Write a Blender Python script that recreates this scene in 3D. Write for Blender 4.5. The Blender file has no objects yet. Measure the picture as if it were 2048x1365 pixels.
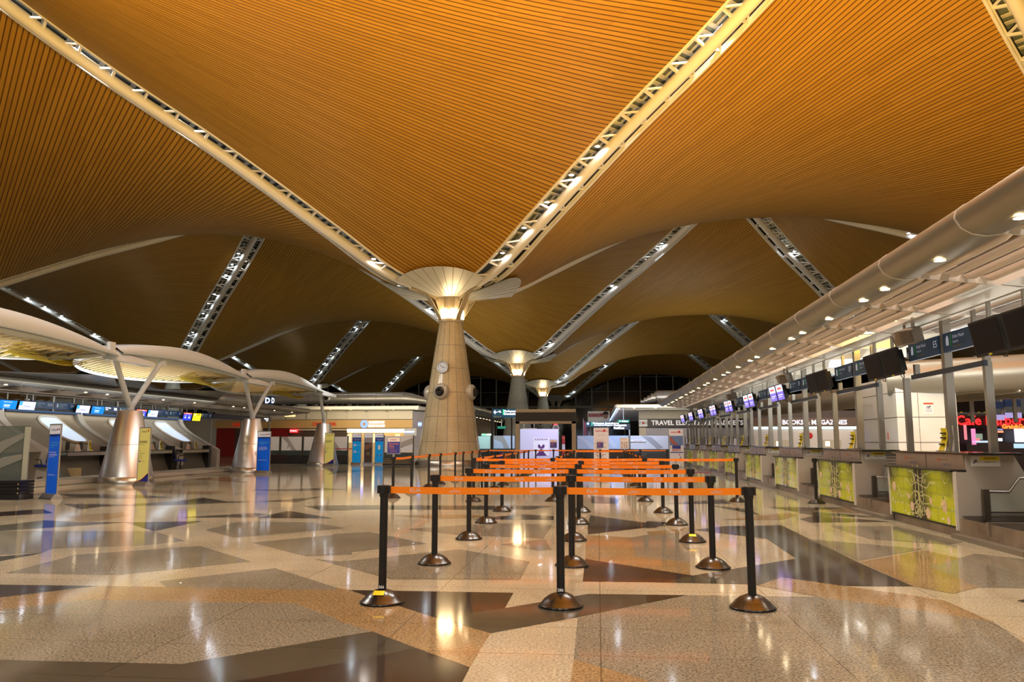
import bpy, bmesh, math, random
import math
from math import sin, cos, pi, radians, sqrt, atan2, hypot
from mathutils import Vector, Matrix, Euler

random.seed(7)
SC = bpy.context.scene
COL = SC.collection

# ------------------------------------------------------------------ camera geometry
F_PX, PITCH, YAW, HC = 1572.3, .1274, .1079, 1.3
CY, SY, CP, SP = cos(YAW), sin(YAW), cos(PITCH), sin(PITCH)

def ray(x, y):
    a = (x - 1024) / F_PX
    b = -(y - 682.5) / F_PX
    yf = CP - b * SP
    return Vector((a * CY - yf * SY, a * SY + yf * CY, SP + b * CP))

def fl(x, y, z=0.0):
    r = ray(x, y); t = (z - HC) / r.z
    return Vector((r.x * t, r.y * t, z))

def at(x, y, Y):
    r = ray(x, y); t = Y / r.y
    return Vector((r.x * t, Y, HC + r.z * t))

def proj(p):
    xr = p[0] * CY + p[1] * SY; yf = -p[0] * SY + p[1] * CY; z = p[2] - HC
    d = yf * CP + z * SP; v = -yf * SP + z * CP
    if d < .1: return None
    return 1024 + F_PX * xr / d, 682.5 - F_PX * v / d

# ------------------------------------------------------------------ materials
MATS = {}
def nmat(name):
    m = bpy.data.materials.new(name); m.use_nodes = True
    nt = m.node_tree
    return m, nt, nt.nodes['Principled BSDF']

def M(name, col=(.5, .5, .5), rough=.5, metal=0., spec=.5, emit=None, es=0., noise=0., nscale=20., coat=0.):
    if name in MATS: return MATS[name]
    m, nt, b = nmat(name)
    b.inputs['Base Color'].default_value = (*col, 1)
    b.inputs['Roughness'].default_value = rough
    b.inputs['Metallic'].default_value = metal
    b.inputs['Specular IOR Level'].default_value = spec
    b.inputs['Coat Weight'].default_value = coat
    if emit:
        b.inputs['Emission Color'].default_value = (*emit, 1)
        b.inputs['Emission Strength'].default_value = es
    if noise:
        tc = nt.nodes.new('ShaderNodeTexCoord')
        n = nt.nodes.new('ShaderNodeTexNoise'); n.inputs['Scale'].default_value = nscale; n.inputs['Detail'].default_value = 4
        cr = nt.nodes.new('ShaderNodeValToRGB')
        cr.color_ramp.elements[0].position = .3; cr.color_ramp.elements[1].position = .7
        cr.color_ramp.elements[0].color = (*[c * (1 - noise) for c in col], 1)
        cr.color_ramp.elements[1].color = (*[min(1, c * (1 + noise)) for c in col], 1)
        nt.links.new(tc.outputs['Object'], n.inputs['Vector'])
        nt.links.new(n.outputs['Fac'], cr.inputs['Fac'])
        nt.links.new(cr.outputs['Color'], b.inputs['Base Color'])
    MATS[name] = m
    return m

def srgb(r, g, b):
    f = lambda c: (c / 255 / 12.92) if c / 255 < .04045 else ((c / 255 + .055) / 1.055) ** 2.4
    return (f(r), f(g), f(b))

def granite(name, c0, c1, scale, rough=.1, joint=True, grid=None):
    """speckled polished stone with fine tile joints, in world (object) space"""
    m, nt, b = nmat(name)
    N, L = nt.nodes, nt.links
    tc = N.new('ShaderNodeTexCoord')
    no = N.new('ShaderNodeTexNoise'); no.inputs['Scale'].default_value = scale; no.inputs['Detail'].default_value = 3; no.inputs['Roughness'].default_value = .7
    L.new(tc.outputs['Object'], no.inputs['Vector'])
    cr = N.new('ShaderNodeValToRGB'); cr.color_ramp.elements[0].position = .36; cr.color_ramp.elements[1].position = .62
    cr.color_ramp.elements[0].color = (*c0, 1); cr.color_ramp.elements[1].color = (*c1, 1)
    L.new(no.outputs['Fac'], cr.inputs['Fac'])
    big = N.new('ShaderNodeTexNoise'); big.inputs['Scale'].default_value = .8
    L.new(tc.outputs['Object'], big.inputs['Vector'])
    mr = N.new('ShaderNodeMapRange'); mr.inputs['From Min'].default_value = .3; mr.inputs['From Max'].default_value = .7
    mr.inputs['To Min'].default_value = .88; mr.inputs['To Max'].default_value = 1.1
    L.new(big.outputs['Fac'], mr.inputs['Value'])
    mul = N.new('ShaderNodeMix'); mul.data_type = 'RGBA'; mul.blend_type = 'MULTIPLY'; mul.inputs['Factor'].default_value = 1
    L.new(cr.outputs['Color'], mul.inputs['A']); L.new(mr.outputs['Result'], mul.inputs['B'])
    out = mul.outputs['Result']
    if joint:
        br = N.new('ShaderNodeTexBrick'); br.offset = 0.
        br.inputs['Color1'].default_value = (1, 1, 1, 1); br.inputs['Color2'].default_value = (.93, .93, .93, 1); br.inputs['Mortar'].default_value = (.45, .42, .38, 1)
        br.inputs['Scale'].default_value = 1; br.inputs['Mortar Size'].default_value = .004
        br.inputs['Brick Width'].default_value = 1.4; br.inputs['Row Height'].default_value = .72
        L.new(tc.outputs['Object'], br.inputs['Vector'])
        m2 = N.new('ShaderNodeMix'); m2.data_type = 'RGBA'; m2.blend_type = 'MULTIPLY'; m2.inputs['Factor'].default_value = 1
        L.new(out, m2.inputs['A']); L.new(br.outputs['Color'], m2.inputs['B']); out = m2.outputs['Result']
    L.new(out, b.inputs['Base Color'])
    rn = N.new('ShaderNodeMapRange'); rn.inputs['To Min'].default_value = rough * .8; rn.inputs['To Max'].default_value = rough * 1.3
    L.new(big.outputs['Fac'], rn.inputs['Value']); L.new(rn.outputs['Result'], b.inputs['Roughness'])
    MATS[name] = m
    return m

def slat_ceiling(name):
    """timber strips with dark shadow gaps between, running along the UV u axis"""
    m, nt, b = nmat(name)
    N, L = nt.nodes, nt.links
    uv = N.new('ShaderNodeUVMap')
    sx = N.new('ShaderNodeSeparateXYZ'); L.new(uv.outputs['UV'], sx.inputs['Vector'])
    d = N.new('ShaderNodeMath'); d.operation = 'DIVIDE'; d.inputs[1].default_value = .21; L.new(sx.outputs['Y'], d.inputs[0])
    fr = N.new('ShaderNodeMath'); fr.operation = 'FRACT'; L.new(d.outputs[0], fr.inputs[0])
    ab = N.new('ShaderNodeMath'); ab.operation = 'SUBTRACT'; ab.inputs[1].default_value = .5; L.new(fr.outputs[0], ab.inputs[0])
    a2 = N.new('ShaderNodeMath'); a2.operation = 'ABSOLUTE'; L.new(ab.outputs[0], a2.inputs[0])
    gap = N.new('ShaderNodeMapRange'); gap.inputs['From Min'].default_value = .34; gap.inputs['From Max'].default_value = .43; L.new(a2.outputs[0], gap.inputs['Value'])
    flo = N.new('ShaderNodeMath'); flo.operation = 'FLOOR'; L.new(d.outputs[0], flo.inputs[0])
    # panel tone: 1.2 m long panels, slightly different each
    pu = N.new('ShaderNodeMath'); pu.operation = 'DIVIDE'; pu.inputs[1].default_value = 2.4; L.new(sx.outputs['X'], pu.inputs[0])
    pf = N.new('ShaderNodeMath'); pf.operation = 'FLOOR'; L.new(pu.outputs[0], pf.inputs[0])
    cx = N.new('ShaderNodeCombineXYZ'); L.new(flo.outputs[0], cx.inputs['X']); L.new(pf.outputs[0], cx.inputs['Y'])
    wn = N.new('ShaderNodeTexWhiteNoise'); wn.noise_dimensions = '2D'; L.new(cx.outputs[0], wn.inputs['Vector'])
    cr = N.new('ShaderNodeValToRGB')
    cr.color_ramp.elements[0].color = (.42, .222, .028, 1); cr.color_ramp.elements[1].color = (.50, .268, .036, 1)
    L.new(wn.outputs['Value'], cr.inputs['Fac'])
    mx = N.new('ShaderNodeMix'); mx.data_type = 'RGBA'
    L.new(gap.outputs['Result'], mx.inputs['Factor']); L.new(cr.outputs['Color'], mx.inputs['A']); mx.inputs['B'].default_value = (.11, .045, .008, 1)
    L.new(mx.outputs['Result'], b.inputs['Base Color'])
    b.inputs['Roughness'].default_value = .5; b.inputs['Specular IOR Level'].default_value = .25
    MATS[name] = m
    return m

WHITE = M('white_paint', (.78, .77, .74), .4)
CREAM = M('cream_panel', (.74, .72, .66), .35)
BLACK = M('black_plastic', (.012, .011, .011), .38)
DOME = M('dark_rubber', (.009, .007, .006), .26, coat=.15)
CHROME = M('chrome', (.7, .7, .7), .12, 1.)
STEEL = M('brushed_steel', (.50, .47, .42), .32, 1., noise=.12, nscale=6)
STEELG = M('grey_metal', (.42, .42, .40), .4, .6)
ALU = M('aluminium', (.58, .58, .59), .36, 1., noise=.05, nscale=3)
DUCT = M('duct_metal', (.52, .53, .53), .38, .75)
BEIGE = M('beige_metal', (.50, .47, .40), .4, .25)
NAVY = M('navy_panel', (.028, .095, .27), .45)
NAVYD = M('navy_dark', (.018, .022, .075), .4)
ORANGE = M('orange_belt', (.90, .225, .004), .55, spec=.3)
INK = M('white_print', (.62, .60, .56), .6)
INKD = M('dark_print', (.03, .03, .03), .6)
WHITEP = M('white_sheet', (.80, .80, .80), .5)
YELLOW = M('yellow_sticker', (.85, .72, .02), .5)
RED = M('red_print', (.55, .02, .02), .5)
GREEN = M('green_print', (.02, .45, .12), .5)
GREYP = M('warm_grey_panel', (.34, .33, .30), .45)
FRAMEG = M('dark_bronze_metal', (.12, .105, .085), .35, .7)
NIGHT = M('night_glass', (.006, .008, .010), .08, spec=.4)
SLAT = slat_ceiling('timber_slats')
ROOFG = M('skylight_glass', (.16, .19, .19), .25, spec=.5)

def glass(name, tint=(.8, .9, .88), alpha=.25, rough=.05):
    if name in MATS: return MATS[name]
    m, nt, b = nmat(name)
    N, L = nt.nodes, nt.links
    b.inputs['Base Color'].default_value = (*tint, 1); b.inputs['Roughness'].default_value = rough
    tr = N.new('ShaderNodeBsdfTransparent'); tr.inputs['Color'].default_value = (*[.6 + .4 * t for t in tint], 1)
    mix = N.new('ShaderNodeMixShader'); mix.inputs['Fac'].default_value = alpha
    L.new(tr.outputs[0], mix.inputs[1]); L.new(b.outputs[0], mix.inputs[2])
    L.new(mix.outputs[0], N['Material Output'].inputs['Surface'])
    MATS[name] = m
    return m

def glow(name, col, s):
    return M(name, tuple(.5 * c for c in col), .5, emit=col, es=s)

# ------------------------------------------------------------------ mesh builder
class MB:
    def __init__(s): s.v = []; s.f = []; s.sm = []; s.mi = []
    def _add(s, vs, fs, smooth=False, mi=0):
        o = len(s.v); s.v += [tuple(v) for v in vs]
        for f in fs: s.f.append([i + o for i in f]); s.sm.append(smooth); s.mi.append(mi)
        return s
    def box(s, x0, x1, y0, y1, z0, z1, mi=0, bev=0):
        if bev:
            b = bev
            P = []
            for z, i in ((z0, b), (z0 + b, 0), (z1 - b, 0), (z1, b)):
                P += [(x0 + i, y0 + i, z), (x1 - i, y0 + i, z), (x1 - i, y1 - i, z), (x0 + i, y1 - i, z)]
            fs = [[3, 2, 1, 0], [12, 13, 14, 15]]
            for r in range(3):
                for k in range(4):
                    a, c = r * 4 + k, r * 4 + (k + 1) % 4
                    fs.append([a, c, c + 4, a + 4])
            return s._add(P, fs, mi=mi)
        vs = [(x0, y0, z0), (x1, y0, z0), (x1, y1, z0), (x0, y1, z0), (x0, y0, z1), (x1, y0, z1), (x1, y1, z1), (x0, y1, z1)]
        return s._add(vs, [[3, 2, 1, 0], [4, 5, 6, 7], [0, 1, 5, 4], [1, 2, 6, 5], [2, 3, 7, 6], [3, 0, 4, 7]], mi=mi)
    def obox(s, c, sx, sy, sz, rot=(0, 0, 0), mi=0):
        R = Euler(rot).to_matrix(); c = Vector(c)
        o = len(s.v); s.box(-sx / 2, sx / 2, -sy / 2, sy / 2, -sz / 2, sz / 2, mi)
        for i in range(o, len(s.v)): s.v[i] = tuple(c + R @ Vector(s.v[i]))
        return s
    def bar(s, p0, p1, w, h, up=(0, 0, 1), mi=0):
        p0, p1 = Vector(p0), Vector(p1); d = (p1 - p0).normalized(); u = Vector(up)
        if abs(d.dot(u)) > .98: u = Vector((1, 0, 0))
        r = d.cross(u).normalized(); u = r.cross(d)
        vs = []
        for p in (p0, p1):
            for a, b in ((-1, -1), (1, -1), (1, 1), (-1, 1)): vs.append(p + r * a * w / 2 + u * b * h / 2)
        return s._add(vs, [[3, 2, 1, 0], [4, 5, 6, 7], [0, 1, 5, 4], [1, 2, 6, 5], [2, 3, 7, 6], [3, 0, 4, 7]], mi=mi)
    def tube(s, pts, r, n=10, cap=True, mi=0):
        pts = [Vector(p) for p in pts]; R = r if isinstance(r, (list, tuple)) else [r] * len(pts)
        vs, fs = [], []
        prev = None
        for i, p in enumerate(pts):
            d = (pts[min(i + 1, len(pts) - 1)] - pts[max(i - 1, 0)]).normalized()
            if prev is None:
                a = Vector((0, 0, 1)) if abs(d.z) < .9 else Vector((1, 0, 0))
                u = d.cross(a).normalized()
            else:
                u = (prev - d * prev.dot(d)).normalized()
            prev = u; w = d.cross(u)
            for k in range(n):
                t = 2 * pi * k / n; vs.append(p + (u * cos(t) + w * sin(t)) * R[i])
        for i in range(len(pts) - 1):
            for k in range(n):
                a, b = i * n + k, i * n + (k + 1) % n
                fs.append([a, b, b + n, a + n])
        s._add(vs, fs, True, mi)
        if cap:
            o = len(s.v)
            s._add([vs[k] for k in range(n)] + [vs[(len(pts) - 1) * n + k] for k in range(n)], [list(range(n))[::-1], list(range(n, 2 * n))], False, mi)
        return s
    def lathe(s, prof, n=24, c=(0, 0, 0), smooth=True, mi=0, a0=0., a1=2 * pi, R=None):
        full = abs(a1 - a0 - 2 * pi) < 1e-6; m = n if full else n + 1
        vs, fs = [], []; c = Vector(c)
        for r, z in prof:
            for k in range(m):
                t = a0 + (a1 - a0) * k / n; p = Vector((r * cos(t), r * sin(t), z))
                if R: p = R @ p
                vs.append(c + p)
        for i in range(len(prof) - 1):
            for k in range(n):
                a, b = i * m + k, i * m + (k + 1) % m
                fs.append([a, b, b + m, a + m])
        s._add(vs, fs, smooth, mi)
        return s
    def disc(s, c, r, n=20, R=None, mi=0):
        vs = []; c = Vector(c)
        for k in range(n):
            t = 2 * pi * k / n; p = Vector((r * cos(t), r * sin(t), 0)); vs.append(c + (R @ p if R else p))
        return s._add(vs, [list(range(n))], mi=mi)
    def prism(s, poly, axis, a, b, mi=0):
        """poly in the two other axes, extruded along axis from a to b"""
        def P(u, v, w): return {'x': (w, u, v), 'y': (u, w, v), 'z': (u, v, w)}[axis]
        n = len(poly)
        vs = [P(u, v, a) for u, v in poly] + [P(u, v, b) for u, v in poly]
        fs = [list(range(n))[::-1], list(range(n, 2 * n))] + [[k, (k + 1) % n, (k + 1) % n + n, k + n] for k in range(n)]
        return s._add(vs, fs, mi=mi)
    def grid(s, fn, nu, nv, smooth=True, mi=0):
        vs = [fn(i / nu, j / nv) for j in range(nv + 1) for i in range(nu + 1)]
        fs = [[j * (nu + 1) + i, j * (nu + 1) + i + 1, (j + 1) * (nu + 1) + i + 1, (j + 1) * (nu + 1) + i] for j in range(nv) for i in range(nu)]
        return s._add(vs, fs, smooth, mi)
    def mesh(s, name, mats):
        me = bpy.data.meshes.new(name); me.from_pydata(s.v, [], s.f)
        for m in (mats if isinstance(mats, (list, tuple)) else [mats]): me.materials.append(m)
        me.polygons.foreach_set('use_smooth', s.sm); me.polygons.foreach_set('material_index', s.mi)
        bm = bmesh.new(); bm.from_mesh(me); bmesh.ops.recalc_face_normals(bm, faces=bm.faces); bm.to_mesh(me); bm.free()
        me.update()
        return me
    def build(s, name, mats, parent=None, loc=None, rot=None, label=None):
        return obj(name, s.mesh(name, mats), parent, loc, rot, label)

def obj(name, me, parent=None, loc=None, rot=None, label=None):
    o = bpy.data.objects.new(name, me); COL.objects.link(o)
    if parent: o.parent = parent
    if loc is not None: o.location = loc
    if rot is not None: o.rotation_euler = rot
    if label: o['label'] = label
    return o

def tag(o, label, cat, group=None):
    o['label'] = label; o['category'] = cat
    if group: o['group'] = group
    return o

def struct(o): o['kind'] = 'structure'; return o

def thing(name, label, cat, loc=(0, 0, 0), rz=0., group=None):
    o = bpy.data.objects.new(name, None); COL.objects.link(o); o.empty_display_size = .2
    o.location = loc; o.rotation_euler = (0, 0, rz)
    return tag(o, label, cat, group)

def copy_tree(o, loc=None, rz=None, label=None, parent=None):
    c = o.copy(); COL.objects.link(c)
    if parent: c.parent = parent
    if loc is not None: c.location = loc
    if rz is not None: c.rotation_euler = (0, 0, rz)
    if label: c['label'] = label
    for ch in list(o.children): copy_tree(ch, parent=c)
    return c

TXT = {}
def text_mesh(s, size, align='CENTER', bold=0.):
    k = (s, size, align, bold)
    if k in TXT: return TXT[k]
    cu = bpy.data.curves.new('txt', 'FONT'); cu.body = s; cu.size = size; cu.align_x = align; cu.align_y = 'CENTER'
    cu.offset = bold; cu.resolution_u = 2
    o = bpy.data.objects.new('txt', cu); COL.objects.link(o)
    dg = bpy.context.evaluated_depsgraph_get()
    me = bpy.data.meshes.new_from_object(o.evaluated_get(dg))
    bpy.data.objects.remove(o); bpy.data.curves.remove(cu)
    TXT[k] = me
    return me

def text(name, s, size, mat, parent, x, y, z, align='CENTER', bold=0., rot=(pi / 2, 0, 0)):
    """lettering standing in the local XZ plane, read from -Y"""
    src = text_mesh(s, size, align, bold)
    key = (s, size, align, bold, mat.name)
    if key not in TXT:
        me = src.copy(); me.name = name; me.materials.clear(); me.materials.append(mat); TXT[key] = me
    return obj(name, TXT[key], parent, (x, y, z), rot)

ORD = ['first', 'second', 'third', 'fourth', 'fifth', 'sixth', 'seventh', 'eighth', 'ninth', 'tenth', 'eleventh', 'twelfth']

# ------------------------------------------------------------------ floor
GB = granite('floor_cream', srgb(152, 146, 124), srgb(204, 201, 178), 55, .065)
GM = granite('floor_grey', srgb(90, 89, 79), srgb(164, 162, 146), 60, .075)
GT = granite('floor_tan', srgb(116, 98, 70), srgb(180, 158, 118), 55, .07)
GG = granite('floor_greygreen', srgb(66, 65, 57), srgb(88, 86, 76), 120, .085)
GD = granite('floor_dark', srgb(50, 43, 39), srgb(70, 61, 56), 120, .085)
FLOORM = [GB, GM, GT, GG, GD]
def z6(x, y): return (x * .34180, 960 + y * .34177)
def z7c(x, y): return (680 + x * .34180, 900 + y * .34191)
def z8(x, y): return (1300 + x * .36523, 900 + y * .36528)
PATCH = [
 (z6, 1, [(0, 765), (520, 702), (1730, 725), (2048, 845), (2048, 910), (1060, 1080), (0, 1055), (-700, 1010), (-500, 800)]),
 (z6, 2, [(-200, 700), (0, 690), (600, 622), (2000, 645), (2048, 645), (2048, 842), (1730, 725), (520, 702), (0, 765), (-200, 790)]),
 (z6, 4, [(-300, 605), (0, 615), (585, 622), (0, 690), (-300, 720)]),
 (z6, 3, [(-600, 1030), (0, 1055), (1060, 1080), (2048, 910), (2180, 893), (2180, 1050), (1420, 1185), (1100, 1240), (-600, 1240)]),
 (z7c, 3, [(0, 1095), (190, 1065), (440, 1160), (0, 1252)]),
 (z7c, 4, [(-630, 1360), (0, 1250), (440, 1160), (760, 1275), (700, 1390), (-700, 1390)]),
 (z6, 1, [(30, 548), (440, 440), (1170, 388), (1470, 480), (690, 560)]),
 (z6, 1, [(930, 595), (1610, 518), (2020, 648), (970, 628)]),
 (z6, 1, [(1200, 295), (1400, 245), (1830, 250), (2020, 285), (1370, 340)]),
 (z6, 1, [(1470, 368), (2048, 315), (2060, 440), (1790, 450)]),
 (z6, 1, [(-200, 310), (0, 300), (900, 302), (1085, 358), (850, 385), (300, 405), (250, 428), (0, 440), (-200, 450)]),
 (z6, 4, [(-100, 448), (0, 450), (260, 428), (0, 478), (-100, 490)]),
 (z6, 3, [(-100, 275), (0, 268), (260, 238), (480, 250), (760, 248), (500, 268), (0, 300), (-100, 305)]),
 (z6, 4, [(730, 250), (1185, 243), (900, 302)]),
 (z6, 4, [(1490, 225), (1690, 182), (1960, 228)]),
 (z6, 4, [(-80, 188), (0, 190), (250, 172), (310, 196), (0, 215), (-80, 216)]),
 (z6, 4, [(370, 142), (700, 145), (470, 175)]),
 (z6, 3, [(700, 145), (1000, 130), (1330, 128), (1530, 128), (1000, 150), (600, 158)]),
 (z6, 4, [(1000, 130), (1190, 105), (1330, 128)]),
 (z6, 3, [(1530, 128), (1890, 98), (1740, 132)]),
 (z6, 3, [(1780, 155), (2048, 148), (2120, 160), (2048, 180), (1880, 182)]),
 (z6, 3, [(1050, 222), (1490, 195), (1560, 202), (1480, 222)]),
 (z6, 2, [(380, 215), (720, 190), (760, 210), (500, 255)]),
 (z6, 3, [(340, 82), (860, 92), (1020, 105), (700, 112), (420, 104)]),
 (z6, 3, [(1460, 62), (1900, 48), (2040, 58), (1700, 68)]),
 (z6, 2, [(860, 60), (1300, 72), (1240, 88), (900, 80)]),
 (z7c, 1, [(-20, 1000), (190, 1065), (0, 1095), (-20, 1098)]),
 (z7c, 2, [(-20, 808), (60, 822), (560, 985), (880, 1075), (760, 1275), (440, 1160), (190, 1065), (-20, 1000)]),
 (z7c, 4, [(50, 822), (1015, 838), (965, 928), (560, 985)]),
 (z7c, 3, [(560, 985), (965, 928), (1450, 845), (2030, 852), (1400, 980), (880, 1075)]),
 (z7c, 1, [(1390, 985), (2035, 852), (2048, 855), (2048, 1390), (1860, 1390), (1780, 1345), (1368, 1228)]),
 (z7c, 2, [(1368, 1228), (1780, 1345), (1860, 1390), (1345, 1390)]),
 (z7c, 4, [(1435, 640), (1760, 690), (2048, 738), (2048, 778), (1420, 772)]),
 (z7c, 2, [(1440, 500), (1700, 515), (1730, 625), (2048, 660), (2048, 735), (1760, 690), (1435, 640)]),
 (z7c, 1, [(1700, 515), (2048, 452), (2048, 660), (1730, 625)]),
 (z7c, 1, [(-150, 640), (0, 655), (700, 583), (1110, 655), (1055, 760), (300, 760), (0, 680)]),
 (z7c, 1, [(-40, 495), (170, 482), (510, 550), (-40, 612)]),
 (z7c, 1, [(390, 465), (900, 430), (1245, 440), (1190, 520), (700, 500)]),
 (z7c, 1, [(940, 555), (1200, 525), (1240, 585), (1160, 592)]),
 (z7c, 4, [(1450, 437), (1830, 452), (1450, 497)]),
 (z7c, 3, [(1465, 385), (1920, 445), (1830, 452), (1450, 437)]),
 (z7c, 4, [(770, 408), (1060, 378), (1250, 390), (1250, 412)]),
 (z7c, 3, [(-60, 325), (1250, 330), (1120, 352), (-60, 350)]),
 (z7c, 2, [(300, 385), (760, 380), (900, 395), (560, 405)]),
 (z7c, 4, [(1472, 270), (1640, 286), (1620, 316), (1470, 314)]),
 (z8, 4, [(0, 655), (235, 690), (70, 728), (0, 726)]),
 (z8, 3, [(70, 728), (235, 690), (800, 597), (1140, 618), (720, 700), (590, 745), (530, 738)]),
 (z8, 3, [(640, 490), (850, 478), (1140, 618), (800, 597)]),
 (z8, 3, [(240, 440), (400, 420), (600, 445), (850, 478), (640, 490)]),
 (z8, 4, [(400, 420), (720, 415), (850, 478), (600, 445)]),
 (z8, 4, [(720, 700), (1140, 618), (1440, 750), (1060, 748)]),
 (z8, 2, [(590, 745), (720, 700), (1060, 748), (1440, 800), (1620, 830), (1880, 945), (1500, 885), (930, 808)]),
 (z8, 4, [(-20, 797), (190, 800), (-20, 842)]),
 (z8, 1, [(219, 798), (930, 808), (1500, 885), (1880, 945), (2048, 1060), (2500, 1330), (2300, 1380), (219, 1380)]),
 (z8, 2, [(1150, 615), (1500, 552), (1720, 600), (1530, 640), (1800, 755), (1660, 790), (1440, 750)]),
 (z8, 1, [(1530, 640), (1780, 570), (2048, 600), (2160, 640), (2100, 760), (1800, 755)]),
 (z8, 1, [(990, 420), (1330, 420), (1720, 505), (1640, 520), (1200, 490)]),
 (z8, 1, [(860, 490), (1500, 545), (1140, 610)]),
 (z8, 4, [(820, 380), (900, 362), (1320, 395), (880, 400)]),
 (z8, 4, [(660, 315), (1080, 318), (870, 338), (740, 330)]),
 (z8, 3, [(740, 330), (870, 338), (1290, 372), (900, 362)]),
 (z8, 2, [(390, 385), (700, 352), (830, 350), (720, 385)]),
 (z8, 2, [(1080, 318), (1320, 352), (870, 338)]),
 (z8, 4, [(80, 297), (400, 272), (450, 297)]),
 (z8, 3, [(330, 305), (560, 330), (600, 360), (350, 310)]),
 (z8, 4, [(2010, 828), (2080, 815), (2080, 848)]),
 (z8, 4, [(-20, 392), (100, 398), (30, 428), (-20, 430)]),
 (z8, 2, [(-20, 450), (100, 440), (240, 430), (180, 460), (0, 470)]),
]
fm = MB()
fm._add([(-75, -6, 0), (60, -6, 0), (60, 166, 0), (-75, 166, 0)], [[0, 1, 2, 3]])
for i, (zf, mi, pts) in enumerate(PATCH):
    w = [fl(*zf(x, y)) for x, y in pts]
    fm._add([(p.x, p.y, .0003 + .00003 * i) for p in w], [list(range(len(w)))], mi=mi)
rr = random.Random(3)
for i in range(70):                                   # the inlay goes on far down the hall, beyond the queue
    x, y = rr.uniform(-16, 4.2), rr.uniform(27, 84)
    a, l = rr.uniform(0, pi), rr.uniform(1.6, 4)
    v = Vector((cos(a), sin(a))); n = Vector((-v.y, v.x)) * rr.uniform(.5, 1.4)
    c = Vector((x, y)); P = [c - v * l, c + n, c + v * l * rr.uniform(.2, 1), c - n * rr.uniform(0, .8)]
    if max(p.x for p in P) > 4.7: continue
    fm._add([(p.x, p.y, .0030 + .00003 * i) for p in P], [[0, 1, 2, 3]], mi=rr.choice([3, 4, 1, 1, 2]))
floor = struct(fm.build('floor', FLOORM))

# ------------------------------------------------------------------ roof: diamond shells on a 38.4 m column grid
XC, YC, S, Z0 = -8.306, 44.02, 38.4, 9.321
KN = [0, 3, 6, 10, 14, 19.2]
def hermite(sl, flat):
    v = [0]
    for k in range(5): v.append(v[-1] + sl[k] * (KN[k + 1] - KN[k]))
    m = [sl[0]] + [(sl[k - 1] * (KN[k + 1] - KN[k]) + sl[k] * (KN[k] - KN[k - 1])) / (KN[k + 1] - KN[k - 1]) for k in range(1, 5)] + [0 if flat else sl[-1]]
    def f(t):
        t = min(abs(t), 19.199)
        i = max(j for j in range(5) if KN[j] <= t)
        h = KN[i + 1] - KN[i]; s = (t - KN[i]) / h
        return (2 * s**3 - 3 * s**2 + 1) * v[i] + (s**3 - 2 * s**2 + s) * h * m[i] + (3 * s**2 - 2 * s**3) * v[i + 1] + (s**3 - s**2) * h * m[i + 1]
    return f
RIDGE = hermite([.30, .49, .40, .2533, .0709], True)      # height along the line from column to column
DIAG = hermite([.1894, .8578, .7883, .6782, .8088], False)     # height along the skylight diagonals
def roofz(dx, dy):
    m, n = max(abs(dx), abs(dy)), min(abs(dx), abs(dy))
    if m < 1e-6: return Z0
    a = RIDGE(m)
    return Z0 + a + (DIAG(m) - a) * (n / m) ** 2

HALF = 19.2 * sqrt(2) / 2 - .93
def shell_mesh():
    n = 72; vs = []; uv = []
    for j in range(n + 1):
        for i in range(n + 1):
            p, q = (2 * i / n - 1) * HALF, (2 * j / n - 1) * HALF
            x, y = (p + q) / sqrt(2), (q - p) / sqrt(2)
            vs.append((x, y, roofz(19.2 - abs(x), y))); uv.append((p + 40, q + 40))
    fs = []
    for j in range(n):
        for i in range(n):
            q = [j * (n + 1) + i, (j + 1) * (n + 1) + i, (j + 1) * (n + 1) + i + 1, j * (n + 1) + i + 1]
            cx = sum(vs[k][0] for k in q) / 4; cy = sum(vs[k][1] for k in q) / 4
            if hypot(19.2 - abs(cx), cy) < 3.35: continue
            fs.append(q)
    me = bpy.data.meshes.new('ceiling'); me.from_pydata(vs, [], fs)
    ul = me.uv_layers.new(name='UVMap')
    for lp in me.loops: ul.data[lp.index].uv = uv[lp.vertex_index]
    me.materials.append(SLAT); me.polygons.foreach_set('use_smooth', [True] * len(me.polygons)); me.update()
    return me
SHELL = shell_mesh()
def rim_mesh():
    m = MB()
    for ax in (0, 1):
        for sgn in (-1, 1):
            pts = []
            for k in range(49):
                t = (2 * k / 48 - 1) * HALF
                p, q = (t, sgn * HALF) if ax else (sgn * HALF, t)
                x, y = (p + q) / sqrt(2), (q - p) / sqrt(2)
                if hypot(19.2 - abs(x), y) < 3.0: continue
                pts.append((x, y, roofz(19.2 - abs(x), y) + .02))
            m.tube(pts, .085, 6)
    return m.mesh('rim_trim', WHITE)
RIM = rim_mesh()
def in_view(pts, mx=120):
    for p in pts:
        q = proj(p)
        if q and -mx < q[0] < 2048 + mx and -mx < q[1] < 1365 + mx: return True
    return False
def add_shell(cx, cy, rz):
    o = struct(obj('ceiling', SHELL, None, (cx, cy, 0), (0, 0, rz)))
    r = obj('rim_trim', RIM, o); return o
for j in range(-1, 4):
    for i in range(-3, 3):
        x, y = XC + 38.4 * i, YC + 38.4 * j
        for cx, cy, rz in ((x + 19.2, y, 0), (x, y + 19.2, pi / 2)):
            if cy > 165: continue
            P = [(cx + a * 9.6, cy + b * 9.6, 15) for a in (-1.9, -1, 0, 1, 1.9) for b in (-1.9, -1, 0, 1, 1.9) if abs(a) + abs(b) < 2.1]
            if cy < 50 and abs(cx - XC) < 45 or in_view(P): add_shell(cx, cy, rz)

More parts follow.
